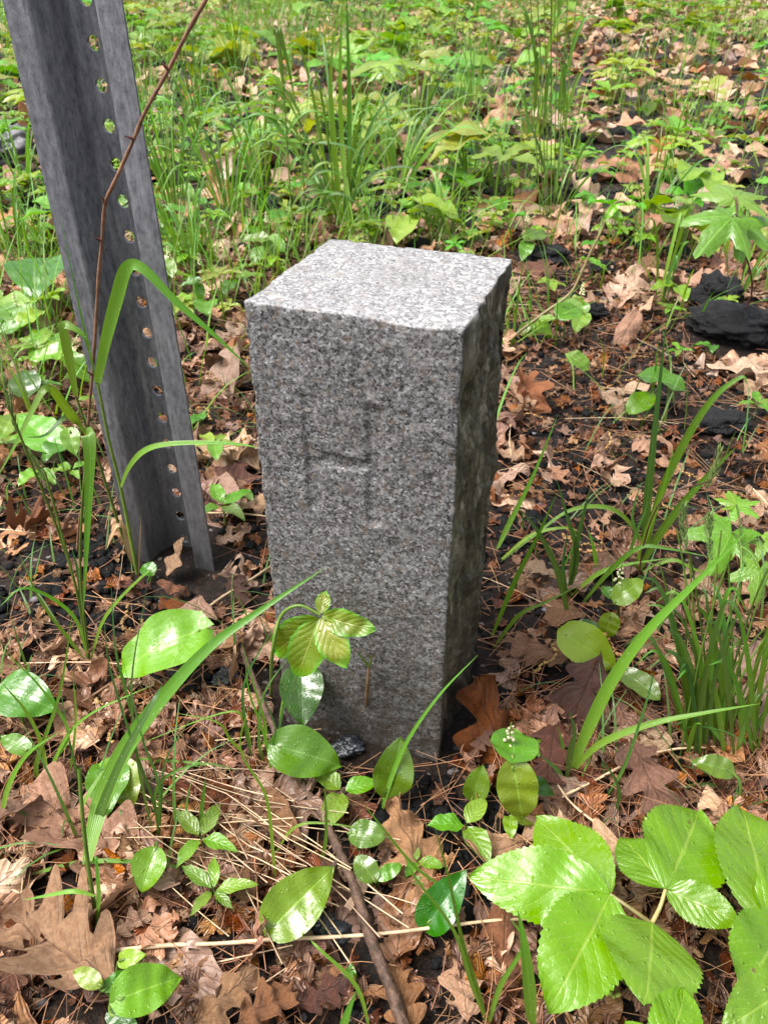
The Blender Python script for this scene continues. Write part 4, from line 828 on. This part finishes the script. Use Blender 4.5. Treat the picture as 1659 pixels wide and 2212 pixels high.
# ------------------------------------------------------------------ small seedlings: templates, copies, far ground cover
def star(n, wr, ln, h, kind, m, seed, droop=.5, tilt=.15):
    rr = random.Random(seed); P = [('stem', M['stem'], tube_arr(cr([np.array([0, 0, -.004]), np.array([.001, 0, h * .5]), np.array([0, 0, h])], 3), .0008, .0006, 5))]
    for i in range(n):
        a = 2 * math.pi * i / n + rr.uniform(-.3, .3); l = ln * rr.uniform(.7, 1.15); d = np.array([math.cos(a), math.sin(a), tilt * rr.uniform(-.6, 1)]); b = np.array([0, 0, h * rr.uniform(.94, 1)])
        P.append(('leaf', M[m], fit_leaf(leaf_arr(kind, nu=8, nv=4, wr=wr, fold=.3, curl=droop, seed=rr.randint(0, 999)), b + d * l * .06, b + d * l, (0, 0, 1))))
    return P
def hearts(n, ln, m, seed):
    rr = random.Random(seed); P = []
    for i in range(n):
        a = rr.uniform(0, 6.28); h = ln * rr.uniform(.5, .9); d = np.array([math.cos(a), math.sin(a), rr.uniform(-.5, .0)]); b = np.array([math.cos(a), math.sin(a), 0]) * ln * .15 + np.array([0, 0, h])
        P.append(('stem', M['stem'], tube_arr(cr([np.array([0, 0, -.004]), b * np.array([.4, .4, .6]), b], 3), .0008, .0007, 5)))
        P.append(('leaf', M[m], fit_leaf(leaf_arr('heart', nu=12, nv=4, wr=rr.uniform(.6, .8), fold=.25, curl=.5, seed=rr.randint(0, 999)), b, b + d * ln * rr.uniform(.8, 1.1), (0, 0, 1))))
    return P
TMPL = [('starflower_seedling', 'small seedling with pointed whorled leaves', star(5, .36, .026, .025, 'lance', 'seed', 1)), ('starflower_seedling', 'small seedling with four pointed leaves', star(4, .42, .026, .022, 'lance', 'seed', 2)),
        ('creeper_seedling', 'three-leaved pale seedling', star(3, .55, .028, .022, 'ovate', 'seed', 3)), ('mayflower', 'two-leaved wet mayflower', hearts(2, .045, 'may', 4)), ('mayflower', 'single-leaved wet mayflower', hearts(1, .05, 'may', 5)),
        ('mayflower', 'lime leaved mayflower', hearts(2, .04, 'maylime', 6)), ('creeper_seedling', 'five-leaved yellowish creeper seedling', star(5, .5, .034, .04, 'ovate', 'maylime', 7, .7, -.1)), ('woodland_seedling', 'bushy many-leaved seedling', star(8, .4, .034, .045, 'ovate', 'seed', 8, .6, .3))]
TM = []
for nm, ph, P in TMPL: TM.append((nm, ph, [(pn, mk(pn, a[0], np.asarray(a[1]), m, a[2])) for pn, m, a in P]))
def spawn(k, x, y, sc, rz):
    nm, ph, parts = TM[k]; t = thing(nm, None, 'seedling' if 'seed' in nm else 'woodland plant', (x, y, gz(x, y)), GR); t.rotation_euler = (0, 0, rz); t.scale = (sc, sc, sc)
    for pn, me in parts: part(pn, me, t)
    later(t, ph, (x, y, 0)); return t
SEEN = []
def free(x, y, r=.0):
    return all((x - a) ** 2 + (y - b) ** 2 > (c + r) ** 2 for a, b, c in OCC)
for k, px, py, sc, rz in ((0, 472, 1975, .92, .3), (1, 443, 1855, .92, 1), (2, 742, 1752, .95, .4), (2, 1002, 1825, .9, 1.1), (1, 487, 1145, 1.3, .6), (3, 520, 1085, .5, 2), (0, 1460, 790, .9, 2), (1, 1625, 905, 1.0, 0), (6, 1180, 655, .9, 1), (6, 1325, 520, .9, 2), (7, 1340, 540, .8, 1), (2, 900, 1890, .5, 2), (5, 1095, 1790, .4, 1), (0, 1150, 1640, .5, 1),
        (6, 1385, 560, 1.0, .2), (4, 1455, 420, 1.2, 2), (3, 1530, 770, .6, 1), (6, 1560, 690, .7, 3), (1, 1440, 690, .9, 1), (4, 1440, 860, .4, 4), (2, 1600, 440, 1, 0), (3, 205, 840, .9, 2), (5, 30, 1010, .8, 3), (4, 255, 1700, .7, 1), (3, 440, 930, .7, .5), (4, 450, 700, .9, 1), (5, 400, 640, .8, 2), (3, 510, 640, 1, 3), (6, 590, 600, .8, 1)):
    p = at(px, py); spawn(k, p[0], p[1], sc, rz)
def green(px, py):
    if py < 560:
        if px < 1080: return .95
        return .85 if py < 300 else .35
    if py < 1150: return .07 if px > 1050 else (.4 if px < 220 or 340 < px < 520 and py < 720 else .12)
    return .03
nsp = 0; tries = 0
while nsp < 190 and tries < 20000:
    tries += 1; px = R.uniform(-30, 1690); py = R.triangular(230, 1500, 300); x, y, _ = at(px, py)
    if R.random() > green(px, py) or not free(x, y, .02): continue
    spawn(R.choice([0, 1, 2, 3, 4, 5, 6, 7, 3, 5]), x, y, R.uniform(.75, 1.35) * (1.15 if py < 500 else .85), R.uniform(0, 6.28)); nsp += 1
def merged(parts):
    V = np.concatenate([a[0] for _, m, a in parts]); off = 0; Fq = []; U = []
    for _, m, a in parts: Fq.append(np.asarray(a[1]) + off); off += len(a[0]); U.append(a[2])
    return V, np.concatenate(Fq), np.concatenate(U)
def scatter(name, templates, pts, m, label, cat, smin, smax, tilt=.15, zoff=(0, 0), flipz=False):
    A = Arr(); n = 0
    for x, y in pts:
        V, Fq, U = templates[R.randrange(len(templates))]; a = R.uniform(0, 6.28); s = R.uniform(smin, smax); ca, sa = math.cos(a), math.sin(a); tx, ty = R.gauss(0, tilt), R.gauss(0, tilt)
        M3 = np.array([[ca, -sa, 0], [sa, ca, 0], [0, 0, 1]]) @ np.array([[1, 0, 0], [0, math.cos(tx), -math.sin(tx)], [0, math.sin(tx), math.cos(tx)]]) @ np.array([[math.cos(ty), 0, math.sin(ty)], [0, 1, 0], [-math.sin(ty), 0, math.cos(ty)]])
        if flipz and R.random() < .4: M3 = M3 @ np.diag([1, -1, -1.])
        A.add(V @ M3.T * s + np.array([x, y, gz(x, y) + R.uniform(*zoff)]), Fq, U, R.random())
    o = bpy.data.objects.new(name, A.mesh(name, m)); C.objects.link(o); return stuff(o, label, cat)
def area_pts(n, y0, y1, dens=None, px_margin=60):
    out = []; k = 0
    while len(out) < n and k < n * 60:
        k += 1; y = math.sqrt(R.uniform(y0 * y0, y1 * y1)); Z = y * CP + CAMH * SP; x = R.uniform(-1, 1) * ((830 + px_margin) / F * Z + .05); px, py = pix((x, y, 0))
        if dens and R.random() > dens(px, py): continue
        if free(x, y, .004): out.append((x, y))
    return out
def wpatch(f, t, lo, hi=1.0):
    def q(px, py):
        x, y, _ = at(px, max(py, 12)); return hi if noise.noise((x * f, y * f * .8, 2.7)) + .5 * noise.noise((x * f * 2.7, y * f * 2.7, 6)) > t else lo
    return q
far_leaf = [merged(star(n, w_, l, h, 'ovate', 'cover', s, .5, .2)) for n, w_, l, h, s in ((4, .5, .03, .03, 21), (5, .4, .03, .035, 22), (3, .6, .04, .03, 23), (7, .45, .035, .05, 24))] + [merged(hearts(2, .05, 'may', 25)), merged(hearts(3, .045, 'may', 26))]
scatter('ground_cover', far_leaf, area_pts(1150, 1.5, 12, lambda px, py: wpatch(1.6, .0, .08)(px, py) * (.55 if px > 1150 else 1)), M['cover'], 'low green seedlings covering the far forest floor', 'ground cover', 1.3, 3.4)
scatter('ground_cover', far_leaf, area_pts(520, 1.15, 3.2, lambda px, py: green(px, py) * (.15 + .85 * (noise.noise((px / 70, py / 50, 6)) > 0))), M['cover'], 'low green seedlings massed behind the granite post', 'ground cover', .6, 1.1)
def grass_stuff(name, pts, h0, h1, wmm, m, label, lean=.5):
    n = len(pts); k = 6; P0 = np.array([[x, y, gz(x, y) - .002] for x, y in pts]); az = NR.uniform(0, 2 * np.pi, n); h = NR.uniform(h0, h1, n); ln = np.abs(NR.normal(0, lean, n)) + .08; bend = NR.uniform(.3, 1.6, n); d = np.stack([np.cos(az), np.sin(az), 0 * az], -1); wd = np.stack([-np.sin(az), np.cos(az), 0 * az], -1); V = np.zeros((n, k, 2, 3)); U = np.zeros((n, k, 2, 2)); p = P0.copy(); wv = wmm / 1000 * NR.uniform(.6, 1.3, n)
    for i in range(k):
        q = i / (k - 1); hw = (wv / 2 * (1 - q ** 2) + .00015)[:, None]; V[:, i, 0] = p - wd * hw; V[:, i, 1] = p + wd * hw; U[:, i, 0] = (-1, q); U[:, i, 1] = (1, q); th = ln + bend * q * q; st = (h / (k - 1))[:, None]; p = p + st * (d * np.sin(th)[:, None] + np.array([0, 0, 1]) * np.cos(th)[:, None])
    i = np.arange(n)[:, None] * (k * 2) + np.arange(k - 1)[None] * 2; Fq = np.stack([i, i + 1, i + 3, i + 2], -1).reshape(-1, 4)
    o = bpy.data.objects.new(name, mk(name, V.reshape(-1, 3), Fq, m, U.reshape(-1, 2), np.repeat(NR.random(n), k * 2))); C.objects.link(o); return stuff(o, label, 'grass')
def gclump(n, y0, y1, dens, per=9, r=.03):
    out = []
    for x, y in area_pts(n, y0, y1, dens): out += [(x + R.gauss(0, r), y + R.gauss(0, r)) for _ in range(per)]
    return out
grass_stuff('grass', gclump(1300, 1.5, 11, lambda px, py: (.9 if px < 1250 else .35) * wpatch(1.2, .1, .25)(px + 300, py)), .10, .28, 3.2, M['grass'], 'thin grass growing through the far ground cover')
grass_stuff('grass', gclump(150, .85, 1.6, lambda px, py: green(px, py), 8), .06, .18, 2.6, M['grass'], 'thin grass among the seedlings behind the posts')
grass_stuff('grass', [p for p in gclump(60, .25, .9, lambda px, py: .6 if px < 700 or px > 1250 else .1, 5, .02) if free(*p)], .03, .10, 1.6, M['grassb'], 'wisps of thin grass in the near leaf litter', .7)

# ------------------------------------------------------------------ dry leaves
OAK = [leaf_arr('oak', nu=44, nv=8, wr=R.uniform(.55, .75), fold=R.uniform(-.2, .5), curl=R.uniform(-.7, .9), wav=R.uniform(.03, .09), cup=R.uniform(-1, 1.2), seed=i, rough=.10) for i in range(10)]
OVA = [leaf_arr('ovate', nu=24, nv=8, wr=R.uniform(.4, .6), fold=R.uniform(-.3, .6), curl=R.uniform(-.8, 1.2), wav=R.uniform(.03, .07), cup=R.uniform(-1.5, 2.0), seed=40 + i, rough=.08) for i in range(7)]
CUR = [leaf_arr('oak', nu=40, nv=8, wr=R.uniform(.5, .7), fold=R.uniform(.3, .9), curl=R.uniform(1.2, 2.2), wav=.12, cup=R.uniform(1.5, 3), seed=70 + i, rough=.22) for i in range(6)]
KIND = [('lobed oak leaf', OAK, .075), ('oval dry leaf', OVA, .06), ('curled crumpled leaf', CUR, .06)]
COL = [('tan', 'tan', 5), ('pale', 'pale pinkish', 5.5), ('brown', 'brown', 3), ('rust', 'rust red', 1.2), ('maroon', 'dark maroon', 1.0), ('orange', 'orange', 1.2)]
LM = {}
def dry(kind, col, x, y, L, rz, zo, tx=0, ty=0, flip=False, label=None, idx=None):
    kn, arrs, _ = KIND[kind]; i = R.randrange(len(arrs)) if idx is None else idx; key = (kind, i, col)
    if key not in LM: V, Fq, U = arrs[i]; LM[key] = mk('dry_leaf', V - np.array([0, .5, V[:, 2].mean()]), Fq, M[COL[col][0]], U)
    o = single('dry_leaf', LM[key], label, 'dry leaf', (x, y, gz(x, y) + zo), 'fallen leaves on the forest floor'); o.scale = (L, L, L); o.rotation_euler = (tx + (math.pi if flip else 0), ty, rz)
    if label is None: later(o, ('large ' if L > .085 else 'small ' if L < .052 else '') + COL[col][1] + ' ' + kn, (x, y, 0))
    return o
def dry_px(kind, col, b, tp, label, z=.012, tx=0, ty=0, flip=False, idx=None):
    B, T = at(*b, z), at(*tp, z); c = (B + T) / 2; L = np.linalg.norm(T - B); rz = math.atan2(-(T - B)[0], (T - B)[1]); return dry(kind, col, c[0], c[1], L, rz, z, tx, ty, flip, label, idx)
dry_px(0, 0, (250, 2130), (0, 1960), 'large spotted oak leaf filling the bottom left corner', .020, 0, .1, idx=0)
dry_px(0, 0, (300, 1880), (60, 1700), 'big tan oak leaf under the broad tilted blade', .014, .05, 0, idx=2)
dry_px(0, 1, (40, 2212), (-30, 2300), 'pale leaf corner at the lower left edge', .03)
dry_px(0, 0, (420, 2230), (560, 2090), 'tan oak leaf at the bottom between lime mayflower and twig', .02, idx=4)
dry_px(0, 5, (510, 2230), (640, 2120), 'orange tan leaf at the bottom edge left of the twig', .024)
dry_px(1, 5, (545, 1715), (655, 1830), 'orange oval leaf lying beside the straw and brown twig', .014, .0, .35, idx=1)
dry_px(0, 3, (425, 1700), (560, 1745), 'rust red wet leaf left of the orange oval leaf', .010)
dry_px(0, 4, (640, 2180), (760, 2110), 'dark wet leaf at the bottom by the twig', .016)
dry_px(1, 2, (700, 1870), (740, 1960), 'brown leaf behind the brown twig', .014)
dry_px(1, 5, (1085, 2140), (1090, 1950), 'broad orange brown leaf under the serrate plant', .012, idx=2)
dry_px(0, 1, (1010, 2220), (990, 2060), 'pale oak leaf at the bottom left of the serrate plant', .012, idx=5)
dry_px(0, 0, (890, 2240), (850, 2080), 'tan lobed leaf at the bottom centre', .012, idx=6)
dry_px(0, 4, (1295, 1440), (1215, 1570), 'dark maroon leaf with holes right of the granite post', .022, -.3, 0, idx=1)
dry_px(0, 4, (1200, 1560), (1180, 1690), 'maroon wet leaf between the white-budded mayflower and granite post', .014)
dry_px(0, 2, (1060, 1580), (1020, 1630), 'brown leaf tucked against the granite post right face', .016)
dry_px(0, 2, (1365, 1600), (1440, 1760), 'long brown curled leaf left of the dense culm clump', .020, 0, .5, idx=3)
dry_px(0, 0, (1240, 1420), (1090, 1390), 'tan oak leaf right of the granite post foot', .014, idx=7)
dry_px(0, 1, (1200, 1260), (1110, 1210), 'pale oak leaf right of the granite post middle', .016, idx=8)
dry_px(0, 0, (1130, 1010), (1060, 960), 'tan oak leaf beside the granite post upper right edge', .012)
dry_px(0, 1, (1659, 830), (1530, 760), 'large pale oak leaf by the long black lump', .012)
dry_px(2, 5, (1120, 830), (1165, 890), 'small orange curled leaf on the bare soil right of the granite post', .014)
dry_px(0, 0, (1185, 1010), (1220, 1050), 'curled tan leaf on the bare soil', .014)
dry_px(0, 1, (1290, 850), (1350, 890), 'pale leaf left of the lone oval leaf', .012)
dry_px(1, 1, (540, 770), (440, 850), 'pale cupped leaf between the posts', .020, 0, .6, idx=3)
dry_px(0, 1, (560, 1010), (440, 940), 'large pale flat leaf between the posts', .010, idx=9)
dry_px(1, 1, (430, 1020), (520, 1110), 'pale oval leaf behind the sign post foot', .014)
dry_px(1, 0, (340, 1225), (420, 1185), 'tan folded leaf standing inside the sign post foot', .022, .5, -.3, idx=4)
dry_px(0, 3, (345, 1290), (415, 1330), 'glossy rust red leaf in front of the sign post', .012)
dry_px(0, 4, (260, 1270), (330, 1260), 'dark maroon leaf left of the sign post foot', .010)
dry_px(1, 5, (340, 1275), (430, 1265), 'orange brown leaf strip across the sign post foot', .016)
dry_px(0, 4, (500, 1240), (520, 1300), 'maroon strip of leaf between the posts', .014, 0, .6)
dry_px(2, 3, (20, 1170), (110, 1100), 'shaggy rust red leaf at the left edge', .016)
dry_px(1, 2, (80, 960), (130, 1010), 'brown leaf left of the hanging ribbed blade', .014)
dry_px(0, 1, (250, 2030), (330, 1960), 'pale leaf right of the large spotted oak leaf', .012)
dry_px(1, 2, (0, 1790), (95, 1690), 'brown smooth leaf at the left edge', .018, 0, -.3)
dry_px(0, 0, (560, 1960), (480, 1880), 'tan leaf under the straw heap', .010)
dry_px(0, 2, (30, 2060), (20, 2190), 'brown leaf under the large spotted oak leaf', .010)
nd = 0; tries = 0
while nd < 262 and tries < 20000:
    tries += 1; y = math.sqrt(R.uniform(.17 ** 2, 1.75 ** 2)); Z = y * CP + CAMH * SP; x = R.uniform(-1, 1) * (890 / F * Z); px, py = pix((x, y, 0))
    dk = noise.noise((x * 7, y * 7, 8.3))
    if black(px, py) and R.random() < .85: continue
    if dk > .12 and R.random() < .85: continue
    if 1090 < px < 1560 and 700 < py < 1010 and R.random() < .8: continue
    if not free(x, y, .016): continue
    k = R.choices([0, 1, 2], [6, 4, 1])[0]; c = R.choices(range(6), [q[2] for q in COL])[0]; L = KIND[k][2] * R.uniform(.7, 1.35)
    if nd % 4 == 0: L *= .65
    dry(k, c, x, y, L, R.uniform(0, 6.28), R.uniform(.005, .014), R.gauss(0, .18), R.gauss(0, .18), R.random() < .4); nd += 1
LOW = [(V - np.array([0, .5, 0]), Fq, U) for V, Fq, U in [leaf_arr('oak', nu=16, nv=4, wr=.65, fold=R.uniform(-.2, .5), curl=R.uniform(-.6, .9), wav=.07, cup=.5, seed=i) for i in range(5)] + [leaf_arr('ovate', nu=9, nv=4, wr=.5, fold=R.uniform(-.2, .5), curl=R.uniform(-.6, 1), wav=.06, cup=1, seed=30 + i) for i in range(4)]]
def torn(arr, seed, thr):
    V, Fq, U = arr; c = V[Fq].mean(1); k = np.array([noise.noise((p[0] * 6 + seed, p[1] * 6, seed * .7)) > thr for p in c]); return V, Fq[k], U
LOWN = [torn((V - np.array([0, .5, 0]), Fq, U), i * 1.9, R.uniform(-.45, -.2)) for i, (V, Fq, U) in enumerate([leaf_arr('oak', nu=26, nv=8, wr=R.uniform(.5, .8), fold=R.uniform(-.2, .3), curl=R.uniform(-.5, .8), wav=.06, cup=R.uniform(-.6, 1), seed=i + 200, rough=.10) for i in range(6)] + [leaf_arr('ovate', nu=18, nv=8, wr=R.uniform(.45, .65), fold=R.uniform(-.2, .4), curl=R.uniform(-.5, .9), wav=.06, cup=R.uniform(-.6, 1.2), seed=230 + i, rough=.09) for i in range(6)])]
CHIP = [(V - np.array([0, .5, 0]), Fq, U) for V, Fq, U in [leaf_arr('oak', nu=9, nv=4, wr=R.uniform(.5, 1.2), fold=R.uniform(-.4, .4), curl=R.uniform(-.9, 1.2), wav=.15, seed=90 + i) for i in range(8)]]
pat = lambda px, py: .25 if noise.noise((px / 140, py / 90, 4)) > .12 else 1
for m, n in (('tan', 2200), ('pale', 2200), ('brown', 900), ('orange', 400)):
    scatter('leaf_litter', LOW, area_pts(n, 1.6, 12, wpatch(2.3, .25, 1.0, .3)), M[m], f'{dict(tan="tan", pale="pale", brown="brown", orange="orange")[m]} fallen leaves carpeting the far forest floor', 'leaf litter', .07, .15, .25, (.004, .02), True)
for m, n in (('tan', 300), ('pale', 260), ('brown', 170)):
    scatter('leaf_litter', LOWN, area_pts(50, .17, .5, lambda px, py: .05 if black(px, py) else 1), M[m], f'{m} torn leaves layered under the foreground plants', 'leaf litter', .03, .06, .25, (.002, .008), True)
    scatter('leaf_litter', LOWN, area_pts(n, .17, 1.7, lambda px, py: .1 if black(px, py) or noise.noise((px / 130, py / 130, 4)) > .15 or (1090 < px < 1560 and 700 < py < 1010) else 1), M[m], f'{m} broken leaves layered under the near fallen leaves', 'leaf litter', .035, .085, .25, (.002, .008), True)
for m, n in (('rust', 2600), ('brown', 2400), ('tan', 1500), ('orange', 600)):
    scatter('leaf_litter', CHIP, area_pts(n // 6, .17, .45, lambda px, py: .25 if black(px, py) else 1), M[m], f'{m} leaf scraps in the foreground soil', 'leaf litter', .008, .028, .4, (.001, .010), True)
    scatter('leaf_litter', CHIP, area_pts(n, .17, 1.7), M[m], f'{dict(tan="tan", rust="rust coloured", brown="brown", orange="orange")[m]} leaf crumbs strewn over the near soil', 'leaf litter', .006, .022, .4, (.001, .008), True)
def strips(name, n, y0, y1, l0, l1, wmm, m, label, dens=None, z=(.002, .014), aim=None):
    A = Arr()
    for x, y in area_pts(n, y0, y1, dens):
        a = R.uniform(0, 6.28) if aim is None else R.gauss(aim, .35); l = R.uniform(l0, l1); d = np.array([math.cos(a), math.sin(a), R.gauss(0, .06)]); s = np.array([-d[1], d[0], 0]); b = R.gauss(0, .05) * l; p = np.array([x, y, gz(x, y) + R.uniform(*z)])
        P = [p - d * l / 2, p + s * b, p + d * l / 2]; A.add(*tube_arr(cr(P, 2), wmm / 2000, wmm / 2600, 3), r=R.random())
    o = bpy.data.objects.new(name, A.mesh(name, m)); C.objects.link(o); stuff(o, label, 'dry needles')
strips('pine_needles', 2500, .17, 1.5, .03, .08, .8, M['needle'], 'rust brown pine needles strewn over the soil')
strips('pine_needles', 900, .17, .5, .03, .07, .7, M['needle'], 'rust brown pine needles in the foreground soil', None, (.004, .018))
strips('dry_straw', 120, .17, 1.4, .05, .13, 1.1, M['straw'], 'pale dry grass straw lying over the leaf litter', lambda px, py: .9 if px < 800 and py > 1250 else .35, (.006, .02))
strips('dry_straw', 32, .26, .36, .07, .13, 1.2, M['straw'], 'heap of pale straw beside the brown twig', lambda px, py: 1 if 380 < px < 720 and 1700 < py < 1960 else 0, (.010, .020), 2.7)
# charcoal crumbs
CR = []
for i in range(7):
    bm = bmesh.new(); bmesh.ops.create_icosphere(bm, subdivisions=1, radius=1); o3 = Vector((i * 2.3, i, 4))
    for v in bm.verts: v.co *= 1 + 1.3 * noise.noise(v.co * 2.1 + o3); v.co.z *= .65; v.co.x *= 1.25
    bm.verts.ensure_lookup_table(); CR.append((np.array([v.co[:] for v in bm.verts]), np.array([[v.index for v in f.verts] for f in bm.faces]), np.zeros((len(bm.verts), 2)))); bm.free()
def crumbs(n, y0, y1, dens, s0, s1, m, label):
    A = Arr()
    for x, y in area_pts(n, y0, y1, dens):
        V, Fq, U = CR[R.randrange(7)]; a = R.uniform(0, 6.28); s = s0 + (s1 - s0) * R.random() ** 3; Rz = np.array([[math.cos(a), -math.sin(a), 0], [math.sin(a), math.cos(a), 0], [0, 0, 1]]); A.add(V @ Rz.T * s + np.array([x, y, gz(x, y) + s * .3]), Fq, U, R.random())
    o = bpy.data.objects.new('charcoal_crumbs', A.mesh('charcoal_crumbs', M[m], False)); C.objects.link(o); stuff(o, label, 'charcoal')
def dark(px, py):
    if black(px, py): return 1
    x, y, _ = at(px, max(py, -60)); d = noise.noise((x * 7, y * 7, 8.3)); return 1 if d > .08 else .12
crumbs(900, .17, 1.2, lambda px, py: 1 if black(px, py) else 0, .002, .0075, 'char', 'black charcoal lumps heaped in dark patches of soil')
crumbs(7500, .17, 2.2, dark, .0014, .007, 'char', 'black charcoal crumbs scattered in the soil'); crumbs(3200, 1.5, 8, wpatch(2.0, .1, .15), .005, .028, 'char', 'black charcoal crumbs on the far forest floor')
crumbs(2600, .17, 1.3, None, .0015, .006, 'char', 'black charcoal crumbs lying between the near leaves')
crumbs(4200, .17, 1.8, None, .0012, .0055, 'clod', 'brown soil crumbs scattered over the near ground')
crumbs(160, .2, 1.3, None, .0012, .0045, 'pebble', 'tiny pale pebbles scattered in the soil')
# oak catkins
CK = []
for i in range(5):
    P = [np.array([0, 0, .003])]; a = 0
    for k in range(7): a += R.gauss(0, .5); P.append(P[-1] + np.array([math.cos(a), math.sin(a), R.gauss(0, .15)]) * .006)
    A = Arr(); Q = cr(P, 3); A.add(*tube_arr(Q, .0004, .0003, 4))
    for q in Q: A.add(CR[R.randrange(7)][0] * R.uniform(.0009, .0017) + q + NR.normal(0, .0007, 3), np.concatenate([CR[0][1], CR[0][1][:, 2:3]], 1))
    CK.append(A.mesh('catkin', M['catkin']))
n = 0
while n < 46:
    px, py = R.choice([(R.uniform(1080, 1400), R.uniform(830, 1010)), (R.uniform(420, 590), R.uniform(780, 1020)), (R.uniform(100, 480), R.uniform(1220, 1900)), (R.uniform(900, 1650), R.uniform(1100, 1800)), (R.uniform(0, 1650), R.uniform(700, 2200))]); x, y, _ = at(px, py)
    if not free(x, y, .01): continue
    o = single('oak_catkin', CK[R.randrange(5)], None, 'catkin', (x, y, gz(x, y) + R.uniform(.006, .016)), 'fallen oak catkins'); o.rotation_euler = (R.gauss(0, .2), R.gauss(0, .2), R.uniform(0, 6.28)); s = R.uniform(.7, 1.3); o.scale = (s, s, s); later(o, 'yellow brown fallen catkin', (x, y, 0)); n += 1
finish_labels()
